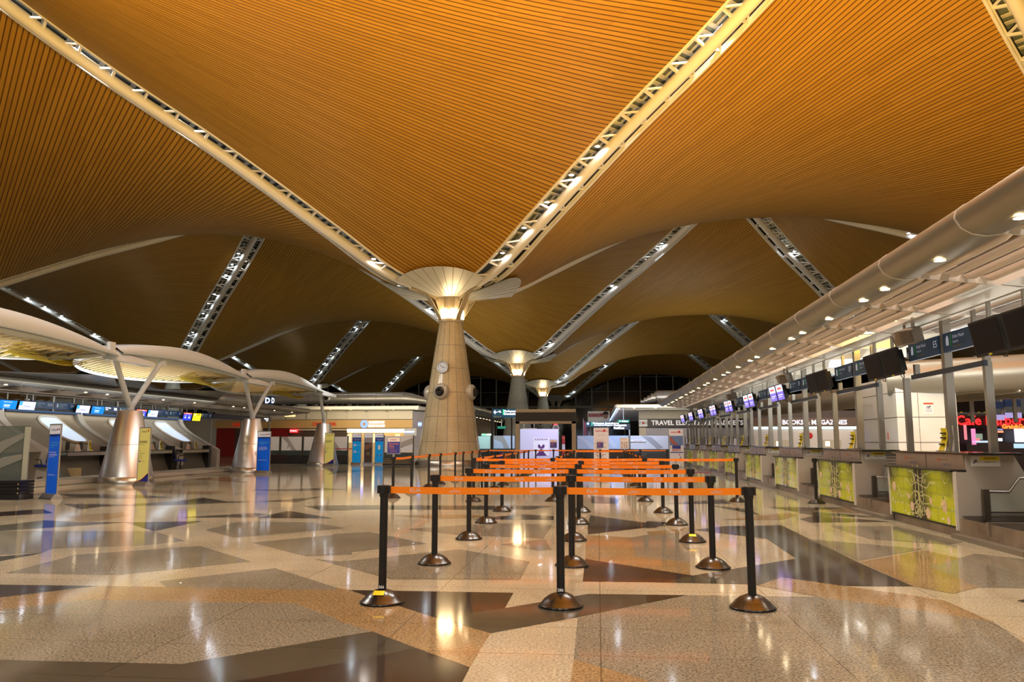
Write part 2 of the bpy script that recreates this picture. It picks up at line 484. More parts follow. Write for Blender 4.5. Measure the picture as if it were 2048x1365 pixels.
# skylight strips along the diagonals: glazing, side walls, lattice girder and spotlights
S0, S1 = 2.1, 19.2 * sqrt(2) - .4
def dz(s): u = s / sqrt(2); return roofz(u + .66, u - .66)          # height of the shell lips beside the strip
def along(y, h, n=40, s0=S0, s1=S1): return [(s0 + (s1 - s0) * k / n, y, dz(s0 + (s1 - s0) * k / n) + h) for k in range(n + 1)]
TUBEM = M('white_steel', (.80, .78, .74), .35)
def strip(ya, ha, yb, hb, mat, name):
    a, b = along(ya, ha), along(yb, hb)
    m = MB(); m._add(a + b, [[k, k + 1, k + 42, k + 41] for k in range(40)], True)
    return m.mesh(name, mat)
LATS = MB(); NB = 17
for k in range(NB):
    sa = S0 + 1.2 + (S1 - S0 - 1.4) * k / NB; sb = S0 + 1.2 + (S1 - S0 - 1.4) * (k + .5) / NB
    for sg in (-1, 1):
        LATS.bar((sa, 0, dz(sa) - .10), (sa, sg * .86, dz(sa) + .10), .11, .11)
        LATS.bar((sa, sg * .86, dz(sa) + .10), (sb, 0, dz(sb) - .10), .08, .08)
CH = MB().tube([(x, y, z + .22 * max(0, 1 - (x - 2) / 6)) for x, y, z in along(0, -.14)], .27, 14).mesh('bottom_chord', TUBEM)
TC = [MB().tube(along(sg * .86, .12), .07, 8).mesh('top_chord', TUBEM) for sg in (-1, 1)]
WALLP = M('skylight_upstand', (.035, .032, .03), .5)
def upstand(sg):
    m = MB(); P = along(sg * .95, 0); n = len(P)
    m._add([(x, y, z + .02) for x, y, z in P] + [(x, y, z + .75) for x, y, z in P], [[k, k + 1, k + 1 + n, k + n] for k in range(n - 1) if P[k][0] > 4], True)
    return m.mesh('upstand', WALLP)
UPS = [upstand(sg) for sg in (-1, 1)]
PANE = strip(-.95, .75, .95, .75, ROOFG, 'glass_pane')
LFR = MB()
for k in range(NB):                                    # framed glazing bars under the panes
    s0 = S0 + 1.6 + (S1 - S0 - 1.8) * (k + .10) / NB; s1 = S0 + 1.6 + (S1 - S0 - 1.8) * (k + .84) / NB
    for y in (-.52, -.18, .2, .56): LFR.bar((s0, y, dz(s0) + .68), (s1, y, dz(s1) + .68), .12, .05)
    for s in (s0, s1): LFR.bar((s, -.9, dz(s) + .67), (s, .9, dz(s) + .67), .22, .06)
LFR = LFR.mesh('window_frame', CREAM)
LATM = LATS.mesh('lattice', TUBEM)
BULBW = glow('spot_warm_white', (1., .93, .82), 170)
BULBC = glow('spot_cool_white', (.80, .92, 1.), 150)
def spot_mesh(m):
    b = MB(); b.lathe([(.0, .10), (.11, .10), (.14, -.02), (.12, -.02)], 12); b.disc((0, 0, -.01), .118, 12, mi=1)
    return b.mesh('spotlight', [STEELG, m])
SPW, SPC = spot_mesh(BULBW), spot_mesh(BULBC)
wi = 0
CENTRES = [(i, j) for j in range(0, 4) for i in range(-3, 3)]
def skylight(i, j, ang, bulbs, cool):
    global wi
    x, y = XC + 38.4 * i, YC + 38.4 * j
    d = Vector((cos(ang), sin(ang), 0))
    P = [Vector((x, y, 0)) + d * s + Vector((0, 0, dz(s))) for s in (4, 9, 14, 18, 22, 26)]
    if not in_view(P, 60): return
    wi += 1
    w = struct(obj('window_%d' % wi, PANE, None, (x, y, 0), (0, 0, ang)))
    obj('bottom_chord', CH, w); obj('lattice', LATM, w); obj('window_frame', LFR, w)
    for t in TC: obj('top_chord', t, w)
    for t in UPS: obj('upstand', t, w)
    for s, yy in bulbs: obj('spotlight', SPC if cool else SPW, w, (s, yy, dz(s) - .06))
for j in range(-1, 4):
    for i in range(-3, 4):
        for q in range(4):
            ang = pi / 4 + q * pi / 2
            if j == 3 and q in (0, 1): continue
            near = (j == 0 and i == 0)
            fr = q in (2, 3)                           # runs towards the camera
            if near and q == 3: b = [(5.6 + 1.75 * k, -.62) for k in range(5)]
            elif near and q == 2: b = [(5.4, .62)]
            elif fr and i == -1 and j == 1: b = [(3.6 + 1.55 * k, -.62 if q == 3 else .62) for k in range(12) if k not in (4, 8)]
            elif fr and i == -1 and j > 1: b = [(3.6 + 1.9 * k, -.62 if q == 3 else .62) for k in range(6)] + [(18.5, -.62)]
            elif fr and i >= 0: b = [(4.2, -.62), (5.8, -.62), (14.5, -.62), (20.5, -.62)] if q == 3 else [(9.5, .62), (11.5, .62), (19, .62)]
            elif fr: b = [(4.2, -.62), (12, -.62), (20, -.62)]
            else: b = [(6, .62), (13, .62), (20, .62)]
            skylight(i, j, ang, b, not near)

# ------------------------------------------------------------------ night glass end wall
YW = 163.0
gw = MB().box(-90, 70, YW, YW + .1, 0, 27)
gw = struct(gw.build('window_99', NIGHT))
mul = MB()
for k in range(-24, 22): mul.box(XC + .6 + 3.3 * k - .11, XC + .6 + 3.3 * k + .11, YW - .35, YW, 0, 26)
mul.build('mullion', M('mullion_grey', (.42, .41, .39), .5), gw)
tr = MB()
tr.box(-90, 70, YW - .3, YW, 8.2, 8.6)
for z in (11.5, 14.5, 17.5, 20.5): tr.box(-90, 70, YW - .08, YW, z - .03, z + .03)
tr.build('transom', M('mullion_grey'), gw)

# ------------------------------------------------------------------ conical columns with funnel capitals
STONE = granite('column_stone', srgb(172, 156, 122), srgb(212, 197, 162), 35, .16, joint=False)
STONEG = granite('column_stone_grey', srgb(138, 138, 126), srgb(178, 178, 164), 35, .2, joint=False)
PROF = [(.30, 1.80), (1.30, 1.63), (2.68, 1.44), (4.02, 1.25), (5.37, 1.06), (6.70, .86), (8.03, .66)]
def rad(z):
    for (a, ra), (b, rb) in zip(PROF, PROF[1:]):
        if a <= z <= b: return ra + (rb - ra) * (z - a) / (b - a)
    return .66
LAMP = glow('capital_lamp', (1., .74, .40), 22)
GOLDM = M('cast_bracket', (.62, .52, .36), .38, .35)
FUN = M('funnel_panel', (.70, .70, .66), .32, .15)
SEAM = M('seam_grey', (.20, .19, .16), .6)
def column(i, j, label, stone, clock=False, nozzles=True, bare=False):
    x, y = XC + 38.4 * i, YC + 38.4 * j
    t = thing('conical_column', label, 'column', (x, y, 0)); t['kind'] = 'thing'
    if not bare: MB().lathe([(1.95, 0.001), (1.95, .20), (1.82, .30)], 40).build('base_ring', STEEL, t)
    if not bare:
        sh = MB().lathe([(r, z) for z, r in PROF], 48).build('shaft', stone, t)
        sm = MB()
        for z, r in PROF[1:-1]: sm.lathe([(r + .004, z - .012), (r + .006, z), (r + .004, z + .012)], 48)
        for k in range(16):
            a = 2 * pi * k / 16 + .1
            sm.tube([((r + .001) * cos(a), (r + .001) * sin(a), z) for z, r in PROF], .009, 4)
        sm.build('joint', SEAM, sh)
        MB().lathe([(.66, 8.03), (.74, 8.05), (.74, 8.22), (.62, 8.25), (.62, 9.55)], 32).build('collar', GOLDM, t)
    for q in range(4):                                 # four splayed cast arms to the girders
        a = pi / 4 + q * pi / 2; m = MB()
        c, s = cos(a), sin(a)
        P = lambda r, z, o: (r * c - o * s, r * s + o * c, z)
        prof = [(.55, 8.1), (.72, 8.1), (1.15, 9.25), (1.75, 9.55), (2.75, 9.72), (2.8, 10.15), (2.2, 10.15), (1.2, 9.95), (.55, 9.6)]
        for o0, o1 in ((-.16, -.10), (.10, .16)):
            n = len(prof)
            m._add([P(r, z, o0) for r, z in prof] + [P(r, z, o1) for r, z in prof],
                   [list(range(n))[::-1], list(range(n, 2 * n))] + [[k, (k + 1) % n, (k + 1) % n + n, k + n] for k in range(n)])
        m.bar(P(.7, 8.25, 0), P(1.9, 9.9, 0), .3, .05)
        m.tube([P(.9, 9.3, -.2), P(.9, 9.3, .2)], .12, 12)
        m.tube([P(2.4, 9.95, -.24), P(2.4, 9.95, .24)], .17, 14)
        m.build('bracket', GOLDM, t)
        # funnel leaf between two arms
        b = q * pi / 2; hw0, hw1 = radians(38), radians(36)
        def leaf(u, v, off=0.):
            r = 1.0 + 3.05 * v; an = b + (u - .5) * 2 * (hw0 + (hw1 - hw0) * v)
            rx, ry = r * cos(an), r * sin(an)
            zt = roofz(4.05 * cos(an), 4.05 * sin(an)) - .22
            return (rx, ry, 9.45 + (zt - 9.45) * (v ** .92) - off)
        lf = MB().grid(leaf, 18, 10).build('funnel_leaf', FUN, t)
        sm = MB()
        for k in range(1, 9): sm.tube([leaf(k / 9, v / 6, .004) for v in range(7)], .011, 4)
        sm.build('seam', SEAM, lf)
        for sd in (() if bare else (-1, 1)):           # arched twin lamps on each face
            R = Matrix.Rotation(b - pi / 2, 3, 'Z') @ Matrix.Rotation(0, 3, 'X')
            pts = []
            w_ = .15
            for k in range(9): pts.append((w_ * cos(pi - pi * k / 8), .36 + w_ * sin(pi * k / 8)))
            pts = [(-w_, 0)] + pts + [(w_, 0)]
            o = []
            for dep in (.62, .70):
                for px, pz in pts: o.append(R @ Vector((px + sd * .20, dep, 8.30 + pz)))
            n = len(pts)
            MB()._add(o, [list(range(n))[::-1], list(range(n, 2 * n))] + [[k, (k + 1) % n, (k + 1) % n + n, k + n] for k in range(n)]).build('lamp', LAMP, t)
    if nozzles:
        for k in range(4):
            a = -pi / 2 - .21 + k * pi / 2; z = 4.05; r = rad(z)
            R = (Matrix.Rotation(a, 3, 'Z') @ Matrix.Rotation(pi / 2, 3, 'Y'))
            c = Vector((cos(a) * (r - .12), sin(a) * (r - .12), z))
            nz = MB().lathe([(.46, 0), (.47, .14), (.44, .25), (.36, .34), (.27, .37)], 24, c, R=R).build('air_nozzle', BEIGE if stone is STONE else CREAM, t)
            MB().lathe([(.27, .36), (.25, .40), (.17, .42), (.16, .52), (.13, .52), (.12, .38), (.0, .38)], 20, c, R=R).build('nozzle_throat', BLACK, nz)
    return t
cc = column(0, 0, 'large tan granite conical column with a clock and round air nozzles', STONE)
column(0, 1, 'pale grey conical column standing behind the portal frame', STONEG)
column(0, 2, 'smallest pale conical column with lit capital, behind the other two', STONEG)
column(0, 3, 'white funnel capital hanging at the roof edge before the night glass', STONEG, nozzles=False, bare=True)
column(-1, 2, 'column whose lamplit capital rises behind the silver duct', STONEG)
column(-1, 1, 'conical column mostly hidden behind the white leaf canopy', STONEG, nozzles=False)
# clock on the near column
ca = -pi / 2 - .20; cz = 5.42; cr_ = rad(cz) + .02
clk = thing('wall_clock', 'round white clock on the tan granite column', 'clock', (XC + cos(ca) * cr_, YC + sin(ca) * cr_, cz), ca + pi / 2)
RX = Matrix.Rotation(pi / 2, 3, 'X')
MB().lathe([(.27, -.02), (.33, -.02), (.34, .10), (.29, .12), (.285, .09)], 32, R=RX).build('clock_case', ALU, clk)
MB().disc((0, -.085, 0), .29, 32, R=RX).build('dial', glow('dial_white', (.9, .92, .95), .12), clk)
for k in range(12):
    a = k * pi / 6
    MB().bar((sin(a) * .22, -.092, cos(a) * .22), (sin(a) * .27, -.092, cos(a) * .27), .02, .01, up=(0, 1, 0)).build('hour_mark', INKD, clk)
MB().bar((0, -.097, 0), (.14, -.097, -.05), .03, .01, up=(0, 1, 0)).build('hour_hand', INKD, clk)
MB().bar((.02, -.102, -.01), (-.16, -.102, .12), .022, .01, up=(0, 1, 0)).build('minute_hand', INKD, clk)

# ------------------------------------------------------------------ camera, world, lights
cam = bpy.data.cameras.new('camera'); cam.sensor_width = 36; cam.lens = F_PX * 36 / 2048; cam.clip_end = 500; cam.clip_start = .05
co = bpy.data.objects.new('camera', cam); COL.objects.link(co); co.location = (0, 0, HC)
fwd = Vector((-SY * CP, CY * CP, SP))
co.rotation_euler = fwd.to_track_quat('-Z', 'Y').to_euler(); SC.camera = co
w = bpy.data.worlds.new('world'); SC.world = w; w.use_nodes = True
w.node_tree.nodes['Background'].inputs[0].default_value = (.50, .45, .38, 1)
w.node_tree.nodes['Background'].inputs[1].default_value = .10
def light(kind, loc, power, col, size=.3, rot=None, **k):
    l = bpy.data.lights.new('lamp_' + kind.lower(), kind); l.energy = power; l.color = col
    if kind == 'AREA':
        l.shape = 'RECTANGLE'; l.size = size; l.size_y = k.get('sy', size)
    elif kind == 'SPOT':
        l.spot_size = k.get('ang', 2.); l.spot_blend = .6; l.shadow_soft_size = size
    else: l.shadow_soft_size = size
    o = bpy.data.objects.new(l.name, l); COL.objects.link(o); o.location = loc
    if rot: o.rotation_euler = rot
    return o
def aim(d): return Vector(d).to_track_quat('-Z', 'Y').to_euler()
def aimy(d):
    """point a strip light along d with its long side kept along the hall"""
    z = -Vector(d).normalized(); y = (Vector((0, 1, 0)) - z * z.y).normalized(); x = y.cross(z)
    return Matrix((x, y, z)).transposed().to_euler()
WARM = (1., .70, .36)
for j, pw in ((0, 12), (1, 16), (2, 16)):
    for q in range(4):
        a = q * pi / 2
        light('POINT', (XC + 1.0 * cos(a), YC + 38.4 * j + 1.0 * sin(a), 9.15), pw / 4, WARM, .12)
light('POINT', (XC - 38.4 + 1.3, YC + 76.8 - 1.3, 9.3), 25, WARM, .15)

# ------------------------------------------------------------------ queue posts with orange belts
def post_parts():
    dome = MB().lathe([(.178, 0), (.182, .012), (.172, .022), (.160, .028), (.135, .058), (.095, .088), (.06, .104), (.04, .110), (0, .110)], 28).mesh('base', DOME)
    pole = MB().lathe([(.033, .1), (.033, .86)], 16).mesh('pole', BLACK)
    head = MB().lathe([(.037, .85), (.040, .855), (.040, .935), (.037, .945), (.0, .947)], 18)
    for a in range(4):
        c, s = cos(a * pi / 2), sin(a * pi / 2)
        head.box(c * .043 - .012 - abs(s) * .006, c * .043 + .012 + abs(s) * .006, s * .043 - .012 - abs(c) * .006, s * .043 + .012 + abs(c) * .006, .875, .94)
    return dome, pole, head.mesh('belt_head', BLACK)
PB, PP, PH = post_parts()
def post(x, y, label, num=None, sticker=False):
    t = thing('queue_post', label, 'queue post', (x, y, 0), 0, 'black belt posts of the check-in queue')
    b = obj('base', PB, t); obj('pole', PP, t); obj('belt_head', PH, t)
    if num:
        MB().box(-.026, .026, -.036, -.030, .112, .15).build('number_tag', BLACK, t)
        text('number', num, .032, WHITEP, t, 0, -.0365, .131, bold=.0006)
    if sticker:
        MB().grid(lambda u, v: (-.05 + .09 * u, -.062 - .05 * v, .1075 - .026 * v), 3, 3).build('yellow_tape', YELLOW, b)
    return t
def belt(t, p, q, txt=True, sag=0.):
    """belt pulled from post t at p to the post at q"""
    d = Vector((q[0] - p[0], q[1] - p[1])); L = d.length; d.normalize()
    n = 14; h = .0275
    def g(u, v):
        s = .045 + (L - .09) * u
        return (d.x * s, d.y * s, .905 - sag * 4 * u * (1 - u) + (v - .5) * 2 * h)
    m = MB()
    nx, ny = -d.y * .0015, d.x * .0015
    top = [g(k / n, 1) for k in range(n + 1)]; bot = [g(k / n, 0) for k in range(n + 1)]
    vs = []
    for s_ in (-1, 1): vs += [(x + nx * s_, y + ny * s_, z) for x, y, z in bot] + [(x + nx * s_, y + ny * s_, z) for x, y, z in top]
    w_ = n + 1; fs = []
    for k in range(n):
        fs += [[k, k + 1, w_ + k + 1, w_ + k], [2 * w_ + k + 1, 2 * w_ + k, 3 * w_ + k, 3 * w_ + k + 1],
               [w_ + k, w_ + k + 1, 3 * w_ + k + 1, 3 * w_ + k], [k, k + 1, 2 * w_ + k + 1, 2 * w_ + k]]
    m._add(vs, fs)
    b = m.build('belt', ORANGE, t)
    ang = atan2(d.y, d.x)
    s = .26
    i = 0
    if txt:
        while s < L - .12:
            u = s / L; z = .905 - sag * 4 * u * (1 - u)
            if i % 2 == 0: text('belt_lettering', 'KLIA', .045, INK, b, d.x * s + d.y * .003, d.y * s - d.x * .003, z, rot=(pi / 2, 0, ang))
            else:
                text('belt_lettering', 'malaysia', .012, INK, b, d.x * s + d.y * .003, d.y * s - d.x * .003, z + .008, rot=(pi / 2, 0, ang))
                text('belt_lettering', 'AIRPORTS', .021, INK, b, d.x * s + d.y * .003, d.y * s - d.x * .003, z - .007, rot=(pi / 2, 0, ang))
            s += .33; i += 1
    return b
FILES = [(-1.76, 'left'), (-.32, 'middle'), (1.19, 'right')]
ROWY = [6.45, 8.52, 10.68, 12.82, 14.95]
for r, y in enumerate(ROWY):
    row = []
    for c, (x, nm) in enumerate(FILES):
        dx = {0: (.0, .01, .0), 1: (0, .03, -.02), 2: (.02, -.02, .02), 3: (-.05, 0, .03), 4: (-.05, 0, -.01)}[r][c]
        if r == 0: lab = {'left': 'black belt post in the nearest row at its left end, numbered 266', 'middle': 'black belt post in the middle of the nearest row, numbered 286', 'right': 'black belt post at the right end of the nearest row, belt ending here'}[nm]
        else: lab = 'black belt post, %s row back from the front, at the row\'s %s' % (ORD[r], {'left': 'left end', 'middle': 'middle', 'right': 'right end'}[nm])
        p = (x + dx, y + (.02 * c if r else (.0, .02, .1)[c]))
        row.append((p, post(p[0], p[1], lab, {'left': '266', 'middle': '286'}.get(nm) if r == 0 else None, (r == 0 and nm == 'left') or (r == 2 and nm == 'right'))))
    for c in range(2): belt(row[c][1], row[c][0], row[c + 1][0], True, .006)
def chain(pts, lab, txt=False, sag=.02, last=True):
    ps = []
    for k, p in enumerate(pts):
        ps.append((p, post(p[0], p[1], lab % ORD[k])))
    for (p, t), (q, _) in zip(ps, ps[1:]): belt(t, p, q, txt, sag)
    return ps
cross = chain([(-2.72, 17.3), (-1.0, 17.6), (1.02, 17.76), (3.0, 17.83)], 'black belt post, %s from the left in the crosswise row behind the short rows', True, .008)
left = chain([(-4.76, 18.2), (-4.8, 20.2), (-4.82, 22.4), (-4.85, 24.2), (-4.8, 26.5), (-4.82, 28.2), (-4.85, 30.4), (-4.9, 32.6), (-4.95, 35.6)], 'black belt post, %s from the front in the far-left file beside the stone column', True, .012)
for x0, nm in ((-2.86, 'second file from the left'), (-.98, 'file in mid-queue'), (1.08, 'rightmost long file')):
    st = {-2.86: cross[0], -.98: cross[1], 1.08: cross[2]}[x0]
    ps = chain([(x0 + .02 * (k % 2), 19.5 + 2.2 * k) for k in range(7)], 'black belt post, %s behind the crosswise row in the ' + nm, True, .012)
    belt(st[1], st[0], ps[0][0], False, .012)
    if x0 == -2.86: mid = ps
    if x0 == -.98: belt(ps[-1][1], ps[-1][0], (1.08, 32.7), True, .01)
back = chain([(-2.8, 35.8), (-2.0, 35.9), (.1, 36.1), (1.9, 36.3), (3.1, 36.4)], 'black belt post, %s from the left in the rearmost crosswise row', False, .01)
belt(left[-1][1], left[-1][0], back[0][0], True, .01)
post(4.6, 17.6, 'lone black belt post without a belt beside the green counters')

# small framed notices clipped on post tops
def notice(x, y, w, h, label, kind, z=.95):
    t = thing('queue_notice', label, 'sign', (x, y, z))
    MB().box(-.02, .02, -.015, .015, 0, .07).build('clip', STEELG, t)
    f = MB().box(-w / 2, w / 2, -.012, .012, .06, .06 + h).build('frame', STEELG, t)
    cols = {'eco': srgb(52, 60, 150), 'list': srgb(225, 222, 220)}
    MB().box(-w / 2 + .015, w / 2 - .015, -.015, -.011, .075, .06 + h * .72).build('poster', M('notice_' + kind, cols[kind], .5), t)
    hd = MB().box(-w / 2 + .015, w / 2 - .015, -.0155, -.011, .06 + h * .72, .045 + h).build('header', WHITEP, t)
    text('title', 'malindo', h * .13, RED, hd, -.01, -.017, .055 + h * .85, bold=.0004)
    if kind == 'eco':
        og = M('notice_orange', srgb(235, 140, 90), .5)
        text('line', 'Economy', h * .15, og, t, -w * .36, -.017, .06 + h * .60, 'LEFT', .0006)
        text('line', 'Class', h * .15, og, t, -w * .36, -.017, .06 + h * .46, 'LEFT', .0006)
        text('line', 'Check-in', h * .09, og, t, -w * .36, -.017, .06 + h * .35, 'LEFT')
        for k in range(3):
            a = -w * .25 + k * w * .17
            MB().tube([(a, -.017, .06 + h * .26), (a + w * .1, -.017, .06 + h * .18), (a, -.017, .06 + h * .10)], .004, 4).build('chevron', og, t)
    else:
        rr = random.Random(5)
        for a in range(3):
            for b in range(4): MB().box(-w * .36 + a * w * .26, -w * .2 + a * w * .26, -.017, -.014, .10 + b * h * .14, .10 + b * h * .14 + h * .07).build('icon', M('icon_%d' % ((a + b) % 3), (srgb(60, 60, 90), srgb(170, 120, 60), srgb(120, 40, 50))[(a + b) % 3], .5), t)
    return t
notice(-4.76, 18.2, .32, .40, 'framed blue economy class notice with chevrons on the first far-left post', 'eco')
notice(-2.0, 35.9, .32, .38, 'blue notice before the white wall with the purple dress poster', 'eco')
notice(.1, 36.1, .30, .38, 'small blue notice just left of the tall white banner', 'eco')
notice(1.08, 32.7, .36, .46, 'white framed notice with rows of small pictures above the rightmost file', 'list')

# ------------------------------------------------------------------ right-hand check-in row
PER, Y0 = 4.33, 11.55
XF, XP = 4.86, 5.41
LIME = None
def floral(name):
    """lime print with dark ironwork columns, pale scrolls and blossoms; object space, x across, z up"""
    m, nt, b = nmat(name); N, L = nt.nodes, nt.links
    tc = N.new('ShaderNodeTexCoord'); sp = N.new('ShaderNodeSeparateXYZ'); L.new(tc.outputs['Object'], sp.inputs['Vector'])
    def math(op, a, b_=None):
        n = N.new('ShaderNodeMath'); n.operation = op
        for k, v in enumerate((a, b_)):
            if v is None: continue
            if isinstance(v, (int, float)): n.inputs[k].default_value = v
            else: L.new(v, n.inputs[k])
        return n.outputs[0]
    def mix(f, A_, B_):
        n = N.new('ShaderNodeMix'); n.data_type = 'RGBA'; L.new(f, n.inputs['Factor'])
        for k, v in (('A', A_), ('B', B_)):
            if isinstance(v, tuple): n.inputs[k].default_value = (*v, 1)
            else: L.new(v, n.inputs[k])
        return n.outputs['Result']
    no = N.new('ShaderNodeTexNoise'); no.inputs['Scale'].default_value = 3.; L.new(tc.outputs['Object'], no.inputs['Vector'])
    br = N.new('ShaderNodeTexBrick'); br.inputs['Scale'].default_value = 1; br.inputs['Brick Width'].default_value = .42; br.inputs['Row Height'].default_value = .2
    br.inputs['Color1'].default_value = (*srgb(198, 206, 8), 1); br.inputs['Color2'].default_value = (*srgb(176, 188, 6), 1); br.inputs['Mortar'].default_value = (*srgb(168, 180, 4), 1); br.inputs['Mortar Size'].default_value = .02
    cb = N.new('ShaderNodeCombineXYZ'); L.new(sp.outputs['X'], cb.inputs['X']); L.new(sp.outputs['Z'], cb.inputs['Y']); L.new(cb.outputs[0], br.inputs['Vector'])
    ax = math('ABSOLUTE', sp.outputs['X'])
    jit = math('MULTIPLY', math('SUBTRACT', no.outputs['Fac'], .5), .5)
    d0 = math('ADD', ax, jit)
    def ramp(v, lo, hi):
        r = N.new('ShaderNodeMapRange'); r.inputs['From Min'].default_value = lo; r.inputs['From Max'].default_value = hi; r.inputs['To Min'].default_value = 1; r.inputs['To Max'].default_value = 0
        L.new(v, r.inputs['Value']); return r.outputs['Result']
    dark = ramp(d0, .17, .46)
    edge = math('MULTIPLY', ramp(math('ADD', math('MULTIPLY', ax, -1), jit), -1.20, -.78), math('SUBTRACT', 1, ramp(sp.outputs['Z'], .30, .62)))
    dk = math('MINIMUM', math('MAXIMUM', dark, edge), 1.)
    col = mix(dk, br.outputs['Color'], srgb(50, 46, 34))
    wv = N.new('ShaderNodeTexWave'); wv.wave_type = 'RINGS'; wv.inputs['Scale'].default_value = 2.2; wv.inputs['Distortion'].default_value = 9; wv.inputs['Detail'].default_value = 1
    L.new(cb.outputs[0], wv.inputs['Vector'])
    ln = N.new('ShaderNodeMapRange'); ln.inputs['From Min'].default_value = .93; ln.inputs['From Max'].default_value = .98; L.new(wv.outputs['Fac'], ln.inputs['Value'])
    nearc = ramp(d0, .3, .75)
    col = mix(math('MULTIPLY', math('MULTIPLY', ln.outputs['Result'], .6), nearc), col, srgb(226, 226, 170))
    vo = N.new('ShaderNodeTexVoronoi'); vo.inputs['Scale'].default_value = 13; L.new(cb.outputs[0], vo.inputs['Vector'])
    dots = ramp(vo.outputs['Distance'], .18, .30)
    low = ramp(math('ADD', sp.outputs['Z'], math('MULTIPLY', ax, -.12)), .12, .36)
    n2 = N.new('ShaderNodeTexNoise'); n2.inputs['Scale'].default_value = 4.5; L.new(cb.outputs[0], n2.inputs['Vector'])
    msk = math('SUBTRACT', 1, ramp(n2.outputs['Fac'], .47, .53))
    col = mix(math('MULTIPLY', math('MULTIPLY', dots, low), msk), col, srgb(242, 232, 214))
    vo2 = N.new('ShaderNodeTexVoronoi'); vo2.inputs['Scale'].default_value = 20; L.new(cb.outputs[0], vo2.inputs['Vector'])
    up = math('MULTIPLY', math('MULTIPLY', ramp(vo2.outputs['Distance'], .2, .3), ramp(ax, .16, .24)), math('SUBTRACT', 1, ramp(sp.outputs['Z'], .5, .58)))
    col = mix(math('MULTIPLY', up, .8), col, srgb(240, 236, 214))
    L.new(col, b.inputs['Base Color']); b.inputs['Roughness'].default_value = .22; b.inputs['Coat Weight'].default_value = .3
    L.new(col, b.inputs['Emission Color']); b.inputs['Emission Strength'].default_value = .10      # faint glow put into the print's own colour
    return m
LIME = floral('lime_print')
GRANTOP = M('black_stone_top', (.02, .02, .02), .12)
GUARD = glass('guard_glass', (.72, .80, .78), .32)
COUNTER_FASCIA = M('fascia_steel', (.46, .41, .35), .35, .7, noise=.08, nscale=5)
KICK = M('kick_steel', (.40, .36, .31), .36, .85, noise=.25, nscale=3)
BELTM = M('conveyor_rubber', (.028, .027, .028), .32)
def rose(parent, x, z, r, y):
    m = MB()
    for k in range(3): m.disc((x + rr2.uniform(-.2, .2) * r, y - .0008 * k, z + rr2.uniform(-.15, .15) * r), r * (1 - .3 * k), 9, RX)
    return m
rr2 = random.Random(11)
def scrolls(sgn):
    """pale ironwork scrolls of the printed panel"""
    m = MB()
    def sp(cx, cz, r, turns, a0, fl_):
        P = []
        for k in range(24):
            t = k / 23; a = a0 + fl_ * turns * 2 * pi * t; q = r * (1 - .75 * t)
            P.append((cx + q * cos(a), -.004, cz + q * sin(a)))
        m.tube(P, .0065, 4)
    for s in (-1, 1):
        sp(s * .13, .12, .11, 1.1, pi / 2, s); sp(s * .10, .34, .10, .9, -pi / 2, -s); sp(s * .95, .66, .12, 1.2, 0, -s)
        sp(s * .86, .33, .10, 1.1, pi, s); sp(s * .22, .57, .07, 1., pi / 2, s)
        m.tube([(s * .05, -.004, 0.02), (s * .16, -.004, .3), (s * .12, -.004, .5), (s * .19, -.004, .78)], .006, 4)
    m.tube([(0, -.004, .0), (0, -.004, .8)], .008, 4)
    return m.mesh('scroll_print', M('scroll_pale', srgb(214, 212, 150), .4))
SCR = scrolls(1)
ROSE = []
for (x, z, r) in [(-.30, .15, .075), (.30, .10, .085), (.88, .24, .09), (-1.02, .42, .08), (.98, .06, .06), (-.42, .3, .045), (.40, .28, .05)]:
    ROSE.append(((x, z, r), rose(None, x, z, r, -.003).mesh('blossom', M('blossom_cream', srgb(240, 218, 190), .4))))
